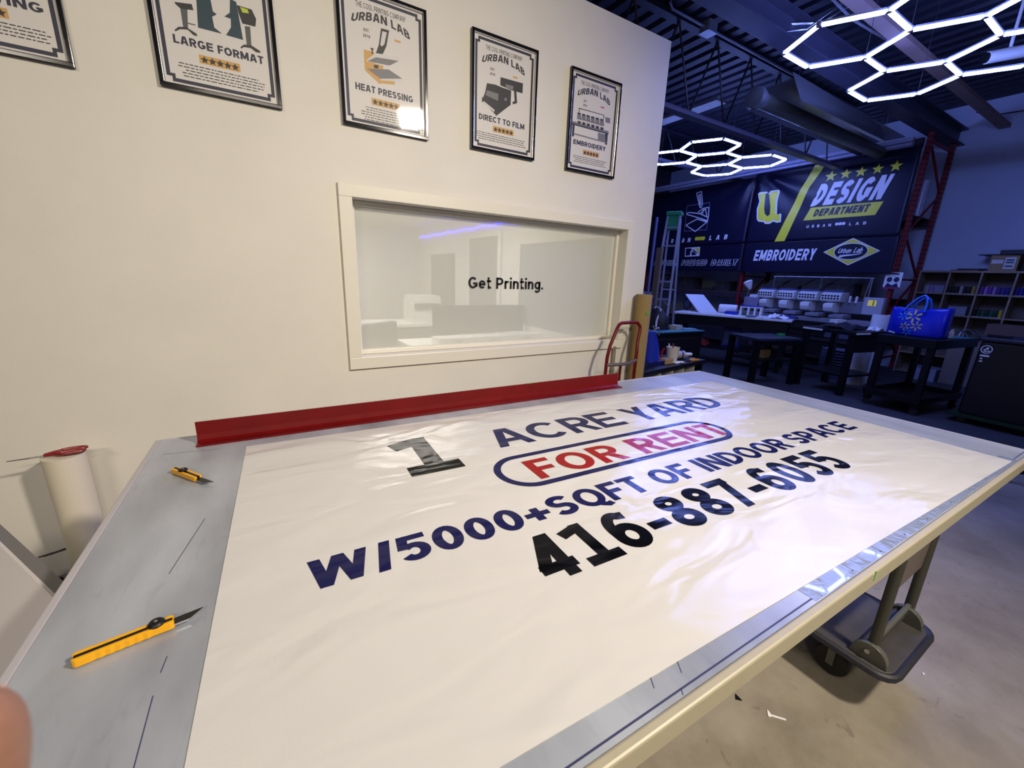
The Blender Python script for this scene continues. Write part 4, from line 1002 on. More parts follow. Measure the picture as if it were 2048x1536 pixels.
# left upper
t, F = hang_banner('press_banner', 'dark banner with a white outline drawing of a press above spaced lettering', 7.85, 5.30, 2.275, 3.53, XB - .055, star_fold(1.0, 1.04, .045))
b = MB()
F2 = lambda y, z: tuple(Vector(F(y, z)) + Vector((-.002, 0, 0)))
for k, (col, pts) in enumerate(ICON_LINES): line_polys(b, pts, .012 if col == 't' else .020, F2, KB[col])
word('URBAN', F, 7.32, 6.62, 2.348, 2.445, h=.11, track=.95, m=1, slant=-.15); word('LAB', F, 6.13, 5.70, 2.365, 2.463, h=.11, track=.95, m=1, slant=-.15)
for k in range(4): b.poly([F2(6.455 - k * .062 + .04 * cos(R(a_)), 2.414 + .043 * sin(R(a_))) for a_ in range(0, 360, 30)], 2)
b.build('artwork', BM, t, face=(-1, 0, 0))
# left lower
t, F = hang_banner('slogan_banner', 'dark banner strip reading FRESHLY PRESSED DAILY in outlined letters', 7.85, 5.31, 1.70, 2.27, XB - .04, lambda u, v: .010 * sin(6 * u + 1) * (1 - v))
b = MB()
F2 = lambda y, z: tuple(Vector(F(y, z)) + Vector((-.003, 0, 0))); F3 = lambda y, z: tuple(Vector(F(y, z)) + Vector((-.006, 0, 0)))
for k, (col, pts) in enumerate(ICON_BADGE): fine(b, pts, F if k == 0 else F2, KB[col])
for s, x0, x1 in (('FRESHLY', 7.62, 6.93), ('PRESSED', 6.80, 6.13), ('DAILY', 6.02, 5.40)):
    word(s, F2, x0, x1, 1.81, 1.95, h=.175, track=.14, m=1, slant=-.25)
    word(s, F3, x0, x1, 1.81, 1.95, h=.175, sw=.085, track=.14, m=3, slant=-.25)
b.build('artwork', BM, t, face=(-1, 0, 0))
t = thing('plastic_roll', 'pale roll of film standing on the rack shelf between the red uprights', 'roll', (9.5, 2.83, 2.62))
MB().lathe([(.03, 0), (.06, 0), (.06, .55), (.03, .55)], 18).build('film', mat('film_roll', (.5, .5, .6), .25), t, smooth=True); MB().lathe([(.02, -.001), (.029, -.001), (.029, .56), (.02, .56)], 14).build('core', cardboard, t)
t = thing('drawing_sign', 'small white printed sheet with a dark mask drawing fixed on the red rack upright', 'sign', (8.90, 2.73, 1.44))
MB().box(-.004, -.11, 0, 0, .11, .265).build('sheet', paperw, t)
b = MB()
for yy in (.045, -.045): b.poly([(-.005, yy + .036 * cos(R(a_)), .15 + .042 * sin(R(a_))) for a_ in range(0, 360, 30)])
b.poly([(-.005, .05, .235), (-.005, -.06, .225), (-.005, -.07, .25), (-.005, .03, .262)]); b.poly([(-.005, .09, .03), (-.005, -.09, .03), (-.005, -.06, .10), (-.005, 0, .06), (-.005, .06, .10)])
b.build('drawing', mat('blue_black_print', (.012, .015, .06), .5), t, recalc=False)
MB().box(-.006, -.11, 0, -.0041, .11, .03).build('bottom_band', mat('magenta_print', (.25, .02, .10), .5), t)
# goods on the lower rack shelves behind the machine
for k, (y, z, sx, sy, sz, lab) in enumerate(((6.9, 1.269, .35, .5, .28, 'dark carton on the rack shelf under the outlined slogan banner, left one'), (5.9, 1.269, .3, .35, .22, 'dark carton on the rack shelf under the outlined slogan banner, right one'),
        (4.6, 1.269, .35, .45, .26, 'dark carton on the rack shelf behind the embroidery heads, left one'), (3.6, 1.269, .35, .5, .24, 'dark carton on the rack shelf behind the embroidery heads, right one'))):
    t = thing('carton', lab, 'box', (9.4, y, z)); MB().box(-sx / 2, -sy / 2, 0, sx / 2, sy / 2, sz).build('box_body', mat('dark_carton', (.045, .035, .035), .8), t); MB().box(-sx / 2 - .001, -.03, sz * .3, -sx / 2, .03, sz + .001).build('tape', mat('brown_tape', (.09, .07, .05), .4), t)

# ------------------------------------------------------------------ cubby shelf by the back wall
sh = thing('cubby_shelf', 'birch cubby shelf full of thread spools against the white back wall', 'shelf', (9.95, 1.0, 0))
yt = 2.66 - 1.0; cell = .364; nc = 5; th = .022
yb = yt - nc * cell
b = MB(); b.box(-.2, yb, 1.735, .18, yt, 1.765); b.build('top_board', wood, sh)
for k in range(nc + 1):
    y = yt - k * cell
    MB().box(-.198, y - th, 0, .18, y if k else y, 1.734).build('divider', wood, sh)
for z in (.02, .355, .70, 1.04, 1.385):
    MB().box(-.196, yb + .001, z, .18, yt - .0225, z + .02).build('shelf_board', wood, sh)
MB().box(.181, yb, .02, .19, yt, 1.76).build('back_panel', mat('back_board', (.20, .16, .13), .7), sh)
def spool(y, z, m, label, h=.125):
    t = thing('thread_spool', label, 'spool', (9.80, y, z), group='thread spools in the cubby shelf')
    MB().lathe([(.020, .008), (.0215, .02), (.017, h - .01), (.012, h - .005)], 14).build('thread', m, t, smooth=True)
    MB().lathe([(.007, 0), (.0215, 0), (.0215, .007), (.007, .0072), (.007, h)], 12).build('cone', mat('spool_core', (.5, .5, .55), .5), t)
    return t
SPC = dict(black=(.008, .008, .010), silver=(.42, .42, .40), gold=(.45, .33, .03), violet=(.20, .03, .35), lilac=(.40, .22, .60), blue=(.015, .02, .28), indigo=(.06, .03, .28), green=(.01, .12, .05), dark_green=(.005, .045, .025), yellow=(.55, .50, .02))
def row(y0, z, cols, where, dy=.0455):
    seen = {}
    tot = {c_: cols.count(c_) for c_ in cols}
    for k, c_ in enumerate(cols):
        seen[c_] = seen.get(c_, 0) + 1
        nm = c_.replace('_', ' ')
        o_ = '' if tot[c_] == 1 else ', ' + ['first', 'second', 'third', 'fourth', 'fifth'][seen[c_] - 1] + ' from left'
        spool(y0 - k * dy, z, mat('thread_' + c_, SPC[c_], .4), f'{nm} thread spool {where}{o_}')
row(2.245, 1.4055, ['black', 'black', 'black', 'silver', 'black', 'black', 'gold'], 'in the second top cubby')
row(1.880, 1.4055, ['violet', 'lilac', 'violet', 'lilac', 'indigo', 'indigo', 'blue'], 'in the third top cubby')
row(1.515, 1.4055, ['blue', 'blue', 'blue', 'indigo'], 'in the fourth top cubby')
row(1.880, 1.0605, ['black', 'dark_green', 'green', 'dark_green', 'green', 'dark_green', 'yellow'], 'in the third cubby of the second row')
row(2.52, 1.4055, ['silver', 'lilac'], 'in the first top cubby', .06)
row(2.40, 1.0605, ['silver'], 'in the first cubby of the second row')
def sbox(name, label, cat, x0, y0, z0, x1, y1, z1, m, **k):
    t = MB().box(0, 0, 0, x1 - x0, y1 - y0, z1 - z0).build(name, m, loc=(x0, y0, z0), bevel=.004); return tag(t, label, cat)
sbox('plastic_bin', 'pale clear plastic bin in the second cubby of the second row', 'bin', 9.79, 1.98, 1.0605, 10.0, 2.20, 1.20, mat('clear_bin', (.30, .33, .42), .3))
sbox('plastic_bin', 'pale clear plastic bin in the first cubby of the second row', 'bin', 9.79, 2.45, 1.0605, 10.0, 2.62, 1.18, mat('clear_bin', (.30, .33, .42), .3))
sbox('fabric_stack', 'pale folded fabric behind the spools in the first top cubby', 'fabric', 9.86, 2.33, 1.4055, 10.1, 2.58, 1.53, mat('pale_cloth', (.32, .32, .42), .8))
sbox('cardboard_box', 'brown carton standing in front of the shelf above the black bin', 'box', 9.3, .9, .7, 9.70, 1.62, .985, mat('carton_brown', (.16, .10, .075), .8))
sbox('carton_stand', 'tall brown carton on the floor carrying a second carton by the shelf', 'box', 9.28, .88, 0, 9.72, 1.95, .699, mat('carton_tan', (.22, .18, .14), .8))
sbox('clear_bag', 'clear bag of white goods on the floor in front of the shelf behind the cart', 'bag', 9.2, 1.98, 0, 9.6, 2.3, .2, mat('clear_bin', (.30, .33, .42), .3))
# on top of the shelf
t = thing('labelled_carton', 'brown carton with white labels on top of the cubby shelf', 'box', (9.93, 1.74, 1.7655))
MB().box(-.15, -.145, 0, .15, .145, .235).build('box_body', cardboard, t); MB().box(-.151, .01, .11, -.1502, .13, .165).build('label_sheet', paperw, t); MB().box(-.151, -.115, .03, -.1502, -.005, .20).build('label_sheet', paperw, t)
for z in (.06, .115, .15): MB().box(-.1525, -.10, z, -.1512, -.02, z + .02).build('label_print', navyprint, t)
for k, (z, yy, m_, lab) in enumerate(((1.7657, 2.14, mat('rust_board', (.25, .07, .04), .7), 'thin reddish board lying on the shelf left of the labelled carton'), (1.783, 2.08, black2, 'thin black board lying on the reddish board on the shelf'))):
    o = MB().box(-.15, -.16, 0, .15, .16, .015).build('flat_board', m_, loc=(9.93, yy, z), rot=(0, 0, R(8 * k))); tag(o, lab, 'board')
o = MB().box(-.17, -.25, 0, .17, .22, .012).build('flat_board', black2, loc=(9.93, 1.80, 2.0015), rot=(0, 0, R(-5))); tag(o, 'wide black board lying on the labelled carton', 'board')
o = MB().box(-.15, -.3, 0, .15, .13, .06).build('flat_carton', mat('black_carton', (.01, .01, .02), .5), loc=(9.93, 1.68, 2.014)); tag(o, 'flat black carton on the very top of the pile above the shelf', 'box')
sbox('dark_crate', 'dark crate on the shelf right of the labelled carton', 'crate', 9.8, 1.2, 1.7655, 10.1, 1.55, 1.92, black2)

# ------------------------------------------------------------------ black cart with the blue bag
ct = thing('utility_cart', 'black two-tier utility cart carrying a blue shopping bag', 'cart', (6.98, 1.665, 0), R(-8))
cw, cl = .29, .50
b = MB(); b.rbox(-cl, -cw, .80, cl, cw, .90, .03); b.build('top_tray', black, ct, bevel=.006)
b = MB(); b.rbox(-cl, -cw, .14, cl, cw, .17, .03)
for (x0, y0, x1, y1) in ((-cl, -cw, cl, -cw + .02), (-cl, cw - .02, cl, cw), (-cl, -cw + .02, -cl + .02, cw - .02), (cl - .02, -cw + .02, cl, cw - .02)): b.box(x0, y0, .171, x1, y1, .22)
b.build('lower_tray', black2, ct, bevel=.004)
for x in (-cl + .05, cl - .05):
    for y in (-cw + .05, cw - .05):
        MB().box(x - .03, y - .03, .08, x + .03, y + .03, .80).build('leg', black, ct)
        MB().lathe([(.012, -.015), (.04, -.013), (.04, .013), (.012, .015)], 14, c=(x, y, .0405), axis='X').build('caster', darksteel, ct)
bagm = mat('blue_bag_plastic', (.008, .022, .50), .28)
t = thing('shopping_bag', 'bright blue shopping bag with starburst emblems standing on the black cart', 'bag', (6.80, 1.735, .9005), R(-4))
def bagF(side):
    def F(u, v):
        y = .265 - .53 * u; k = 1 + .0 * v
        bul = (1 - (2 * u - 1) ** 2) ** .5 if abs(2 * u - 1) < 1 else 0
        x = side * (.10 + .03 * sin(v * 3) ) * (.55 + .45 * bul) * (1 - .35 * v) + .008 * sin(9 * u + 4 * v)
        sag = .04 * sin(pi * u) * v - (.03 * (u > .6) * v)
        return (x, y * (1 + .02 * sin(v * 3)), .335 * v - sag * .6)
    return F
b = MB(); b.grid(bagF(-1), 20, 12); b.grid(bagF(1), 20, 12)
b.grid(lambda u, v: tuple(Vector(bagF(-1)(0, v)).lerp(Vector(bagF(1)(0, v)), u)), 4, 12); b.grid(lambda u, v: tuple(Vector(bagF(-1)(1, v)).lerp(Vector(bagF(1)(1, v)), u)), 4, 12)
b.grid(lambda u, v: tuple(Vector(bagF(-1)(v, 0)).lerp(Vector(bagF(1)(v, 0)), u)), 4, 20)
b.build('bag_body', bagm, t, smooth=True, solid=.002)
hm = mat('bag_handle_blue', (.02, .16, .72), .3)
for sx, dz in ((-.09, 0), (.09, -.02)):
    MB().tube([(sx, .14, .29 + dz), (sx * .9, .11, .36), (sx * .6, .05, .45 + dz), (sx * .4, .0, .485 + dz), (sx * .5, -.03, .46 + dz), (sx * .7, -.045, .38), (sx, -.05, .29 + dz)], .012, 8).build('handle', hm, t, smooth=True)
EY = mat('emblem_yellow', (.62, .55, .10), .4); EB = mat('emblem_blue', (.05, .30, .65), .4)
b = MB()
for (yy, zz, rr_, mi_) in ((.125, .235, .055, 1), (.03, .235, .075, 0), (.085, .115, .05, 0), (-.02, .125, .055, 0), (.055, .05, .05, 1)):
    for k in range(6):
        a_ = R(90 + 60 * k); c0, s0 = cos(a_), sin(a_)
        q = [(.30, -.09), (.95, -.14), (1.0, 0), (.95, .14), (.30, .09)]
        pts = []
        for r_, w_ in q:
            Y_ = yy - rr_ * (r_ * c0 - w_ * s0); Z_ = zz + rr_ * (r_ * s0 + w_ * c0)
            u_ = (.265 - Y_) / .53; v_ = Z_ / .335
            p_ = bagF(-1)(min(max(u_, 0), 1), min(max(v_, 0), 1)); pts.append((p_[0] - .003, Y_, Z_))
        b.poly(pts, mi_)
b.build('emblems', [EY, EB], t, recalc=False)
b = MB(); b.poly([(-.085, .24, .025), (-.085, .17, .012), (-.087, .165, .028), (-.087, .235, .043)]); b.build('tag', paperw, t, recalc=False)
o = MB().box(-.22, -.16, 0, .22, .16, .006).build('cutting_mat', teal, loc=(7.17, 1.55, .9003), rot=(0, 0, R(-20))); tag(o, 'teal mat lying on the black cart behind the blue bag', 'mat')
for k, (dx, dy, lab) in enumerate(((0, 0, 'shiny bent metal tool on the teal mat, nearest the bag'), (.12, -.07, 'shiny bent metal tool on the teal mat, nearest the right end'))):
    b = MB().tube([(dx, dy, .012), (dx + .03, dy - .02, .09), (dx + .05, dy - .06, .10), (dx + .1, dy - .13, .05), (dx + .12, dy - .16, .012)], .010, 8).build('metal_tool', steel, loc=(7.12, 1.53, .906), smooth=True); tag(b, lab, 'tool')
o = MB().lathe([(.02, 0), (.022, .06), (.012, .075), (.012, .10)], 12).build('small_bottle', mat('beige_plastic', (.6, .5, .38), .5), loc=(7.0, 1.47, .907), smooth=True); tag(o, 'small beige bottle on the teal mat beside the blue bag', 'bottle')

# ------------------------------------------------------------------ black bin at the right edge
t = thing('black_bin', 'tall black bin with a round white emblem near its upper corner at the right edge', 'bin', (6.95, .82, 0), R(-4))
b = MB()
pr0 = [(-.26, -.30), (.26, -.30), (.26, .30), (-.26, .30)]
b.add([(x * .86, y * 1.18, .10) for x, y in pr0] + [(x, y * 1.12, .93) for x, y in pr0], [(0, 3, 2, 1), (4, 5, 6, 7), (0, 1, 5, 4), (1, 2, 6, 5), (2, 3, 7, 6), (3, 0, 4, 7)])
b.build('body', mat('bin_black', (.006, .006, .010), .35), t, bevel=.02)
MB().rbox(-.28, -.36, .931, .28, .36, .975, .03).build('lid', mat('bin_lid', (.010, .010, .03), .35), t, bevel=.01)
MB().box(-.2, .15, .976, -.1, .32, 1.0).build('lid_handle', black, t)
def binF(y, z): return (-.26 * (.86 + .14 * (z - .10) / .83) - .0035, y, z)
b = MB()
cy, cz = .275, .845
ring = [(cy + .042 * cos(R(a_)), cz + .042 * sin(R(a_))) for a_ in range(0, 360, 20)]
for q in stroke_quads(('P', ring, True), .004): b.poly([binF(*p) for p in q])
for pts in ([(-.02, .02), (.0, .025), (.01, .0), (-.005, -.005)], [(.005, .0), (.025, .005), (.02, -.012), (.0, -.01)], [(-.03, -.012), (-.01, -.008), (-.012, -.022), (-.026, -.024)], [(-.008, -.018), (.02, -.018), (.018, -.028), (-.008, -.028)]):
    b.poly([binF(cy + a_, cz + c_) for a_, c_ in pts])
b.build('emblem', LAV, t, recalc=False)
b = MB()
for (y0, y1, z0, z1) in ((.24, .31, .765, .785), (.285, .305, .735, .748), (.28, .305, .705, .72)): b.poly([binF(y1, z0), binF(y0, z0), binF(y0, z1), binF(y1, z1)])
b.build('small_stickers', LAV, t, recalc=False)
b = MB(); b.rbox(-.32, -.42, .075, .30, .42, .098, .04); b.build('dolly', mat('dark_green_plastic', (.004, .03, .012), .4), t)
for x in (-.24, .22):
    for y in (-.3, .3): MB().lathe([(.01, -.014), (.036, -.012), (.036, .012), (.01, .014)], 12, c=(x, y, .0365), axis='X').build('caster', darksteel, t)

# ------------------------------------------------------------------ embroidery machine
em = thing('embroidery_machine', 'long white four-head embroidery machine under the dark banners', 'embroidery machine', (8.35, 3.7, 0))
offw_ = mat('machine_white', (.60, .60, .60), .4); offg = mat('machine_grey', (.22, .22, .26), .45)
b = MB(); b.box(-.30, -1.1, .86, .30, 1.05, .93); b.build('table', offg, em, bevel=.006)
for x, y in ((-.25, -1.0), (-.25, .95), (.25, -1.0), (.25, .95)): MB().box(x - .04, y - .04, 0, x + .04, y + .04, .86).build('leg', mat('machine_leg', (.08, .08, .12), .5), em)
for z in (.25, .55): MB().box(-.28, -1.0, z, -.24, .95, z + .05).build('rail', darksteel, em)
b = MB(); b.rbox(.02, -1.08, 1.02, .26, 1.05, 1.22, .04); b.build('beam', offg, em, bevel=.01)
for k in range(4):
    y = .62 - k * .355
    h = MB()
    sec = [(-.17, 1.20), (-.20, 1.225), (-.175, 1.33), (-.10, 1.36), (.1, 1.36), (.1, 1.20)]
    h.prism([(x, z) for x, z in sec], -.145, .145, F=lambda x, z, w_: (x, y + w_, z))
    ho = h.build('head', offw_, em, bevel=.006)
    kn = MB()
    for r_ in range(2):
        for c_ in range(6):
            cx_ = -.197 + .022 * r_ * 0 
            zz = 1.255 + .042 * r_; xx = -.20 + (zz - 1.225) / .105 * .025 - .004
            kn.lathe([(.004, -.004), (.0155, -.003), (.0155, .003), (.004, .004)], 10, c=(xx, y - .108 + .0435 * c_ + .008 * r_, zz), axis='X')
    kn.build('tension_knobs', black, ho)
    s = MB(); s.box(-.12, y - .14, 1.36, .02, y + .14, 1.385); s.build('thread_guide', mat('guide_blue', (.06, .08, .22), .4), ho)
    pg = MB()
    for c_ in range(14): pg.tube([(-.10, y - .13 + .02 * c_, 1.385), (-.10, y - .13 + .02 * c_, 1.41)], .004, 5)
    pg.build('guide_pins', steel, ho)
    a_ = MB(); a_.prism([(-.10, 1.02), (-.22, 1.05), (-.25, 1.11), (-.25, 1.17), (-.10, 1.19), (.02, 1.19), (.02, 1.02)], -.07, .07, F=lambda x, z, w_: (x, y - .01 + w_, z)); a_.build('needle_arm', white, em, bevel=.008)
    MB().prism([(-.32, .95), (-.32, 1.0), (-.06, 1.015), (.02, .95)], -.105, .105, F=lambda x, z, w_: (x, y - .185 + w_, z)).build('hoop_cover', offg, em, bevel=.006)
    thm = mat('thread_fan', (.05, .055, .045), .6)
    th_ = MB()
    for c_ in range(12):
        q0 = (-.10, y - .125 + .0225 * c_, 1.41); q1 = (.22, y - .24 + .026 * c_, 1.595)
        th_.tube([q0, q1], .0035, 4)
    th_.build('threads', thm, em)
b = MB()
for y in (.70, .0 - .10, -.82): b.tube([(.20, y, 1.22), (.20, y, 1.60)], .009, 6)
b.tube([(.20, .72, 1.60), (.20, -.84, 1.60)], .009, 6); b.build('thread_stand', mat('stand_steel', (.35, .33, .36), .4, .5), em)
b = MB(); b.tube([(.12, -.79, 1.22), (.12, -.83, 1.60)], .007, 6); b.build('thread_stand', mat('stand_steel', (.35, .33, .36), .4, .5), em)
pn = MB(); pn.rbox(-.06, -1.12, 1.03, .06, -.86, 1.30, .02); po = pn.build('control_panel', mat('panel_grey', (.42, .43, .48), .4), em, bevel=.008)
MB().box(-.062, -1.03, 1.17, -.0602, -.92, 1.26).build('screen', mat('panel_screen', (.4, .4, .1), .4, emit=(.75, .65, .10), estr=.35), po)
MB().box(-.064, -1.0, 1.175, -.0622, -.985, 1.255).build('screen_label', mat('green_label', (.1, .25, .02), .5), po)
for k, y in enumerate((.43, .075, -.28, -.66, -.75)):
    MB().lathe([(.018, 1.20), (.018, 1.30), (.012, 1.305)], 10, c=(-.02, y, 0)).build('bobbin', white, em, smooth=True)
MB().box(-.2, .72, 1.0, .0, 1.0, 1.20).build('side_cover', mat('panel_lilac', (.25, .23, .33), .4), em, bevel=.01); MB().rbox(-.18, .70, 1.201, .02, .92, 1.25, .02).build('side_cap', white, em)
MB().box(-.24, -1.0, .62, -.16, -.5, .84).build('drawer', mat('machine_leg', (.08, .08, .12), .5), em)
t = thing('slatted_crate', 'dark slatted plastic crate on the floor under the right end of the embroidery machine', 'crate', (7.9, 2.86, 0))
b = MB(); b.box(-.12, -.2, 0, .12, .2, .08)
for k in range(9): b.box(-.12, -.2, .10 + k * .045, .12, .2, .118 + k * .045)
for x in (-.11, .11):
    for y in (-.19, .19): b.box(x - .01, y - .01, .08, x + .01, y + .01, .50)
b.build('slats', mat('slat_grey', (.12, .13, .2), .5), t)

# white vinyl rolls leaning between machine and cart
for (x, y, h_, lab) in ((8.02, 2.47, 1.06, 'tall white vinyl roll standing beside the embroidery machine'), (7.74, 2.52, .80, 'shorter white vinyl roll standing in front of the tall one beside the machine')):
    t = thing('standing_roll', lab, 'roll', (x, y, 0)); MB().lathe([(.05, 0), (.12, 0), (.12, h_), (.05, h_)], 24).build('roll_body', mat('roll_white', (.80, .80, .82), .4), t, smooth=True); MB().lathe([(.035, -.0 + .001), (.049, .001), (.049, h_ + .004), (.035, h_ + .004)], 16).build('core', cardboard, t)
o = MB().box(7.09, 2.38, .001, 7.30, 2.56, .003).build('paper_sheet', paperw, rot=(0, 0, 0)); tag(o, 'white sheet of paper lying on the dark floor beside the black cart', 'paper')

# ------------------------------------------------------------------ long white worktop and what lies on it
WA = Vector((6.60, 5.10, 0)); WB = Vector((7.28, 3.36, 0)); wd_ = (WB - WA); wl_ = wd_.length; wang = math.atan2(wd_.y, wd_.x)
wt = thing('work_table', 'long white-topped work table with black base in front of the embroidery machine', 'table', tuple(WA), wang)
MB().box(0, 0, .865, wl_, .75, .895).build('table_top', mat('table_white', (.82, .82, .82), .35), wt, bevel=.004)
MB().box(.05, .05, .70, wl_ - .05, .70, .864).build('apron', black2, wt)
for x in (.08, wl_ - .08):
    for y in (.08, .66): MB().box(x - .035, y - .035, 0, x + .035, y + .035, .70).build('leg', black, wt)
MB().box(.1, .1, .28, wl_ - .1, .66, .31).build('lower_shelf', black2, wt)
def onT(u, v, z=.8955):
    d_ = wd_.normalized(); n_ = Vector((-d_.y, d_.x, 0)); p_ = WA + d_ * u + n_ * v; return (p_.x, p_.y, z)
t = thing('tilted_panel', 'white tilted panel with a thin foot standing open on the white work table', 'panel', onT(.48, .36), wang - R(38))
b = MB(); b.add([(.06, -.2, .015), (.06, .2, .015), (-.38, .2, .31), (-.38, -.2, .31)], [(0, 1, 2, 3)]); b.build('leaf', mat('panel_white', (.70, .71, .74), .4), t, solid=.016)
MB().box(-.34, -.2, .0, .12, .2, .012).build('foot_plate', white, t); MB().tube([(.06, -.2, .014), (.06, .2, .014)], .014, 8).build('hinge', white, t)
t = thing('paper_roll', 'fat white paper roll lying on the work table behind the tilted panel', 'roll', onT(.80, .66, .8955 + .082), wang)
MB().lathe([(.03, -.15), (.08, -.15), (.08, .15), (.03, .15)], 24, axis='X').build('paper', paperw, t, smooth=True); MB().lathe([(.02, -.152), (.029, -.152), (.029, .152), (.02, .152)], 16, axis='X').build('core', cardboard, t)
t = thing('tape_reel', 'dark reel standing on the left end of the white work table', 'reel', onT(.06, .66, .8955 + .13), wang + R(50))
MB().tube([(0, .10 * cos(R(a_)), .10 * sin(R(a_))) for a_ in range(0, 360, 15)], .028, 8, close=True).build('rim', mat('reel_blue_black', (.03, .035, .07), .35), t, smooth=True); MB().lathe([(.02, -.02), (.07, -.02), (.07, .02), (.02, .02)], 20, axis='X').build('hub', mat('reel_grey', (.12, .12, .16), .5), t)
t = thing('desk_lamp', 'white headed desk lamp on a thin stem at the far side of the white table', 'lamp', onT(1.07, .64), wang)
MB().lathe([(.02, 0), (.07, 0), (.07, .012), (.02, .02)], 18).build('base', mat('lamp_base_green', (.05, .12, .09), .4), t); MB().tube([(0, 0, .02), (.005, 0, .30), (.02, 0, .46)], .007, 8).build('stem', steel, t, smooth=True)
b = MB(); b.lathe([(.012, -.05), (.03, -.02), (.06, .04), (.075, .09), (.06, .11), (.02, .115)], 16); b.build('lamp_head', white, t, loc=(.02, 0, .50), rot=(0, R(-25), 0), smooth=True)
t = thing('blue_tray', 'small blue tray on the white table behind the panel foot', 'tray', onT(.90, .46), wang)
b = MB(); b.box(-.1, -.08, 0, .1, .08, .008)
for q in ((-.1, -.08, -.092, .08), (.092, -.08, .1, .08), (-.092, -.08, .092, -.072), (-.092, .072, .092, .08)): b.box(q[0], q[1], .008, q[2], q[3], .05)
b.build('tray_body', blueplastic, t)
t = thing('white_stand', 'white open-fronted stand with blue top on the table by the red upright', 'stand', onT(1.22, .45), wang)
b = MB()
for x in (-.16, -.04, .06, .15): b.box(x - .014, -.12, 0, x + .014, .12, .14)
b.box(-.175, -.12, .141, .165, .12, .16); b.build('stand_body', white, t); MB().box(-.16, -.12, .161, .15, .12, .175).build('blue_top', blueplastic, t)
clw = mat('white_cloth', (.82, .82, .84), .8)
cloth_blob('white_cloth', 'crumpled white cloth near the right end of the white work table', 'cloth', onT(1.64, .22), .15, .12, .08, clw, 11, wang)
cloth_blob('white_cloth', 'small white cloth beside the white stand on the work table', 'cloth', onT(1.44, .06), .05, .04, .03, clw, 12, wang)
for k, (u, v, r_, lab) in enumerate(((.30, .075, 3, 'white paper sheet at the left front of the white work table'), (.70, .075, -4, 'white paper sheet below the tilted panel on the work table'), (1.0, .085, 5, 'white paper sheet in the middle of the white work table'), (.80, .28, -3, 'white paper sheet right of the tilted panel near the middle of the white work table'))):
    o = MB().box(-.13, -.055, 0, .13, .055, .006).build('paper_sheet', paperw, loc=onT(u, v, .8957), rot=(0, 0, wang + R(r_))); tag(o, lab, 'paper')
o = MB().tube([(-.09 + 0 + .09 * cos(R(a_)) + .09, .06 * sin(R(a_)), .015) for a_ in range(0, 360, 20)], .014, 8, close=True).build('embroidery_hoop', mat('hoop_grey', (.16, .18, .22), .5), loc=onT(1.27, .10), smooth=True); tag(o, 'grey embroidery hoop lying before the white stand', 'hoop')
# under the table
cloth_blob('red_fabric', 'heap of dark red fabric on the shelf under the white work table', 'fabric', onT(.40, .30, .311), .22, .18, .20, mat('dark_red_fabric', (.20, .012, .010), .8), 21, wang)
t = thing('blue_sign', 'blue framed sign leaning under the white work table by the red upright', 'sign', onT(.98, .38, .311), wang)
MB().box(-.15, -.01, 0, .15, .01, .36).build('board', mat('sign_blue', (.03, .045, .22), .5), t); MB().box(-.12, -.013, .04, .12, -.0102, .28).build('sheet', mat('sign_pale', (.10, .13, .33), .5), t)

# second, darker work table with cloth on it
t = thing('black_work_table', 'dark work table covered with black garments right of the white work table', 'table', (7.06, 2.55, 0), R(-12))
MB().box(-.36, -.36, .83, .36, .36, .88).build('table_top', black2, t, bevel=.004); MB().box(-.34, -.365, .845, -.06, -.3605, .87).build('white_edge', white, t); MB().box(-.3655, .06, .845, -.3605, .34, .87).build('white_edge', white, t)
for x in (-.31, .31):
    for y in (-.31, .31): MB().box(x - .035, y - .035, 0, x + .035, y + .035, .83).build('leg', black, t)
MB().box(-.30, -.30, .25, .30, .30, .28).build('lower_shelf', black2, t); MB().box(-.27, -.34, .60, .27, -.31, .829).build('drawer_front', black, t)
cloth_blob('black_garment', 'black garment spread over the dark work table', 'garment', (7.00, 2.58, .881), .22, .20, .08, mat('black_fabric', (.01, .01, .02), .8), 31)
cloth_blob('blue_garment', 'dark blue garment hanging at the meeting of the white and dark tables', 'garment', onT(1.77, .50), .08, .12, .05, mat('blue_fabric', (.015, .02, .16), .8), 32)
cloth_blob('white_cloth', 'white cloth on the right end of the dark work table', 'cloth', (7.24, 2.27, .881), .13, .07, .06, clw, 33)
o = MB().rbox(-.09, -.06, 0, .09, .06, .10, .02).build('white_box', white, loc=(7.20, 3.05, .931), rot=(0, 0, R(-20))); 
o.location = (7.33, 2.76, .881); tag(o, 'white box standing behind the black garment on the dark work table', 'box')

# black side table with green tape
s_ang = R(-18.4)
t = thing('side_table', 'low black side table with a lower shelf and a green tape roll on top', 'table', (6.45, 3.30, 0), s_ang)
MB().box(-.39, -.29, .665, .39, .29, .70).build('table_top', mat('black_blue_top', (.03, .035, .06), .3), t, bevel=.004)
for x in (-.35, .35):
    for y in (-.25, .25): MB().box(x - .035, y - .035, 0, x + .035, y + .035, .665).build('leg', black, t)
MB().box(-.35, -.25, .36, .35, .25, .385).build('lower_shelf', black2, t); MB().box(-.31, -.285, .60, .31, -.265, .664).build('apron', black, t)
o = MB().lathe([(.035, 0), (.055, 0), (.055, .03), (.035, .03)], 24).build('tape_roll', mat('green_tape', (.02, .30, .08), .4), loc=(6.73, 3.22, .7005), smooth=True); tag(o, 'green tape roll lying on the black side table', 'tape')
sbox('small_carton', 'small brown carton on the lower shelf of the black side table', 'box', 6.30, 3.20, .3855, 6.50, 3.38, .50, cardboard)

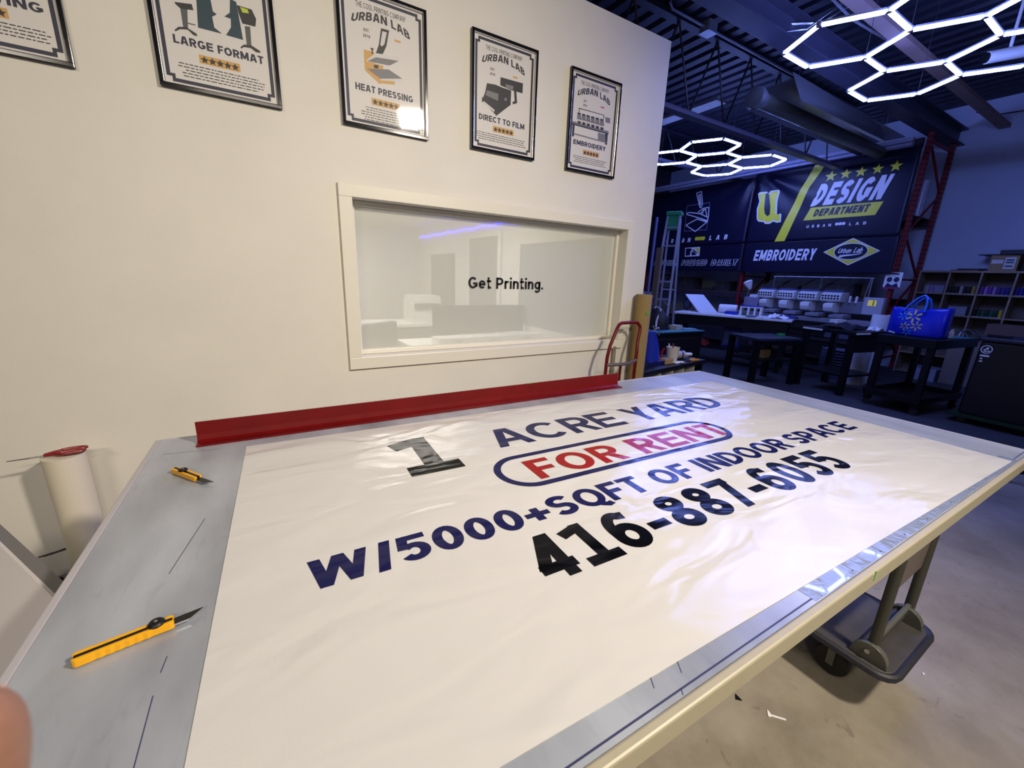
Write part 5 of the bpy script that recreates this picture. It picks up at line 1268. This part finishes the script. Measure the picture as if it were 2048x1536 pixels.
# ------------------------------------------------------------------ by the free end of the wall
cb = thing('cube_cabinet', 'low black cabinet with open cream cubbies right of the cardboard tube', 'cabinet', (3.52, 2.82, 0), R(8))
MB().box(-.60, -.20, .575, .62, .22, .62).build('top_board', black2, cb, bevel=.004)
for x in (-.595, -.24, -.01, .20, .42, .595): MB().box(x - .012, -.18, 0, x + .012, .20, .574).build('divider', mat('cubby_cream', (.55, .52, .42), .5) if -.4 < x < .5 else black2, cb)
MB().box(-.58, .185, .02, .58, .20, .57).build('back_panel', mat('cubby_back', (.35, .33, .27), .6), cb); MB().box(-.58, -.17, .02, .58, .184, .04).build('bottom_board', black2, cb); MB().box(-.58, -.17, .29, .58, .184, .31).build('middle_board', black2, cb)
t = thing('bench_press', 'blue bench press with a tall navy column standing on the black cabinet', 'press', (3.33, 2.80, .6205), R(0))
b = MB(); b.rbox(-.13, -.09, 0, .17, .09, .035, .03); b.build('base_plate', navypaint, t)
def bp(u, v):
    z = .035 + .30 * v; a_ = u * 2 * pi; w_ = .085 * (1 - .45 * v ** 1.6); d_ = .07 * (1 - .3 * v)
    return (.05 - .06 * v * v + w_ * cos(a_), d_ * sin(a_), z)
b = MB(); b.grid(bp, 20, 12); b.poly([bp(k / 20, 1) for k in range(20)]); b.build('body', blueplastic, t, smooth=True)
b = MB(); b.bar((-.06, .06, .036), (.0, .06, .68), .05, .055, up=(1, 0, 0)); b.build('column', navypaint, t, bevel=.006)
MB().tube([(-.02, -.04, .34), (.0, -.06, .37), (.03, -.06, .375), (.045, -.06, .34), (.045, -.06, .30)], .008, 8).build('hook', steel, t, smooth=True)
MB().tube([(-.05, -.05, .40), (-.02, -.055, .36)], .007, 8).build('lever', steel, t)
t = thing('paper_cup', 'white paper cup holding pens on the black cabinet', 'cup', (3.70, 2.80, .6205))
b = MB(); b.lathe([(.048, 0), (.052, .002), (.068, .15), (.070, .153), (.066, .153), (.05, .012), (.0, .012)], 20); b.build('cup_body', mat('cup_white', (.75, .70, .58), .6), t, smooth=True)
for dx, dy, m_ in ((-.05, .02, white), (-.03, -.02, mat('red_plastic', (.42, .01, .012), .3)), (.02, .02, black)): MB().tube([(0, 0, .02), (dx, dy, .19)], .006, 6).build('pen', m_, t)
t = thing('glue_gun', 'clear cartridge with a white nozzle lying beside the paper cup', 'cartridge', (3.93, 2.86, .665), R(-12))
b = MB(); b.lathe([(.02, -.12), (.044, -.12), (.044, .03), (.03, .04)], 18, axis='X'); b.build('barrel', mat('clear_beige', (.45, .42, .36), .25), t, smooth=True); MB().lathe([(.018, .04), (.022, .05), (.018, .14), (.01, .145)], 14, axis='X').build('nozzle', white, t, smooth=True); MB().lathe([(.0445, -.02), (.0455, 0)], 18, axis='X').build('collar', mat('collar_blue', (.04, .05, .15), .4), t)
t = thing('pliers', 'orange handled pliers lying at the front of the black cabinet', 'pliers', (3.92, 2.72, .632), R(5))
for sg in (-1, 1):
    MB().tube([(-.03, 0, 0), (.0, sg * .014, 0), (.06, sg * .030, 0), (.11, sg * .026, 0)], [.008, .010, .011, .009], 8).build('handle', mat('orange_grip', (.75, .30, .01), .4), t, smooth=True)
MB().bar((-.085, 0, 0), (-.02, 0, 0), .02, .012).build('jaws', darksteel, t)
sbox('small_box', 'small open brown box on the black cabinet in front of the paper cup', 'box', 3.48, 2.70, .6205, 3.60, 2.78, .675, cardboard)
cloth_blob('paper_scrap', 'crumpled white paper strip at the front edge of the black cabinet', 'scrap', (3.68, 2.69, .621), .06, .025, .02, paperw, 41, R(-10))
t = thing('red_scissors', 'red handled scissors lying behind the small brown box on the cabinet', 'scissors', (3.56, 2.83, .6255))
MB().tube([(0, 0, .03), (.02, .01, .10), (.04, .0, .14)], .012, 8).build('handle', mat('red_plastic', (.42, .01, .012), .3), t, smooth=True); MB().bar((0, 0, 0), (0, 0, .03), .02, .01).build('blades', darksteel, t)

# teal topped desk and bag
t = thing('teal_desk', 'black desk with a teal mat top behind the low cabinet', 'desk', (4.72, 3.88, 0), R(-4))
MB().box(-.55, -.36, .765, .55, .36, .79).build('desk_top', black2, t); MB().box(-.54, -.35, .7905, .54, .35, .80).build('mat', teal, t); MB().box(-.52, -.34, 0, .52, .33, .764).build('body', black2, t); MB().box(-.50, -.345, .695, .45, -.3405, .705).build('drawer_pull', darksteel, t)
t = thing('mesh_bag', 'black shoulder bag with white straps lying on the teal desk', 'bag', (4.72, 3.95, .8005), R(-5))
def mb_(u, v):
    a_ = u * 2 * pi; r_ = (1 - v) ** .55 if v < 1 else 0
    q_ = (1 - v ** 2.6) ** .5 if v < 1 else 0
    return (.15 * cos(a_) * (.2 + .8 * q_), .235 * sin(a_) * (.25 + .75 * q_) * (1 + .05 * sin(5 * v)), .02 + .27 * v * (1 + .10 * sin(2 * a_ + .5)))
b = MB(); b.grid(mb_, 24, 12); b.poly([mb_(k / 24, 1) for k in range(24)]); b.poly([mb_(k / 24, 0) for k in range(24)]); b.build('bag_body', mat('bag_black', (.008, .008, .012), .6), t, smooth=True)
stm = mat('strap_white', (.55, .55, .58), .7)
for dx, dy in ((-.165, .06), (-.15, -.07)):
    MB().tube([(dx, dy + .06, .03), (dx + .02, dy + .03, .17), (dx + .09, dy, .30), (dx + .12, dy - .06, .27), (dx + .03, dy - .10, .12), (dx + .0, dy - .13, .03)], .014, 6).build('strap', stm, t, smooth=True)
b = MB(); b.rbox(-.2, -.24, .0, .12, .2, .04, .08); b.build('flap', mat('bag_black', (.008, .008, .012), .6), t, bevel=.01)
o = MB().box(-.08, -.06, 0, .08, .06, .055).build('note_pad', mat('pad_yellow', (.50, .48, .33), .7), loc=(4.93, 3.74, .8005), rot=(0, 0, R(10))); tag(o, 'pale yellow note pad beside the black bag on the teal desk', 'pad')
o = MB().box(-.12, -.05, 0, .12, .05, .012).build('knife_case', mat('pale_teal_case', (.2, .38, .42), .3), loc=(5.10, 3.66, .8005), rot=(0, 0, R(-2))); tag(o, 'pale blue flat case at the right end of the teal desk', 'case')

# step ladder
t = thing('step_ladder', 'grey step ladder with a green top cap standing in front of the left banner', 'ladder', (6.02, 4.87, 0), R(27))
lr = mat('ladder_rail', (.42, .45, .52), .3, .3); lg = mat('ladder_green', (.012, .22, .09), .4)
H_ = 2.50
for sg in (-1, 1):
    MB().bar((-.42, sg * .17, 0), (-.03, sg * .095, H_), .025, .075, up=(1, 0, 0)).build('side_rail', lr, t); MB().bar((.46, sg * .15, 0), (.06, sg * .085, H_ - .05), .025, .045, up=(1, 0, 0)).build('rear_leg', lr, t)
for k in range(8):
    f_ = (k + 1) / 8.7; z = H_ * f_; x = -.42 + .39 * f_; hw_ = .17 - .075 * f_
    MB().box(x - .04, -hw_ + .014, z - .015, x + .045, hw_ - .014, z + .012).build('step', mat('step_grey', (.20, .22, .30), .4), t)
    if k < 4: MB().bar((x, -hw_ + .02, z - .1), (x, -hw_ + .1, z - .01), .012, .02).build('brace', steel, t); MB().bar((x, hw_ - .02, z - .1), (x, hw_ - .1, z - .01), .012, .02).build('brace', steel, t)
MB().box(-.10, -.12, H_ - .01, .10, .12, H_ + .05).build('top_cap', lg, t, bevel=.01); MB().box(-.07, -.085, H_ - .24, -.05, .085, H_ - .01).build('top_plate', lg, t)
for z in (.6, 1.3): MB().bar((.46 - .40 * z / H_, -.13, z), (.46 - .40 * z / H_, .13, z), .02, .02).build('rear_bar', lr, t)

# things leaning just past the wall end
t = thing('pole', 'tall pale blue pole standing just past the free end of the wall', 'pole', (5.12, 4.47, 0)); MB().tube([(0, 0, 0), (.02, .0, 2.35)], .022, 10).build('shaft', mat('pole_blue', (.10, .12, .32), .4), t, smooth=True); MB().lathe([(.03, 0), (.03, .06), (.022, .07)], 12).build('foot', rubber, t)
o = MB().box(-.02, -.05, 0, .02, .05, 1.93).build('wood_plank', mat('plank_brown', (.20, .15, .11), .7, vary=.1), loc=(5.24, 4.43, 0)); tag(o, 'brown plank standing behind the pale blue pole past the wall end', 'plank')
t = thing('poster_board', 'white and red printed board standing behind the cardboard tube', 'board', (5.36, 4.62, 0), R(10)); MB().box(-.01, -.12, 0, .01, .15, 1.27).build('board', mat('board_white', (.5, .48, .55), .5), t)
b = MB(); b.box(-.0115, .02, 1.08, -.0101, .06, 1.25); b.box(-.0115, -.02, 1.10, -.0101, .005, 1.20); b.build('red_print', mat('sign_red', (.45, .02, .06), .5), t)
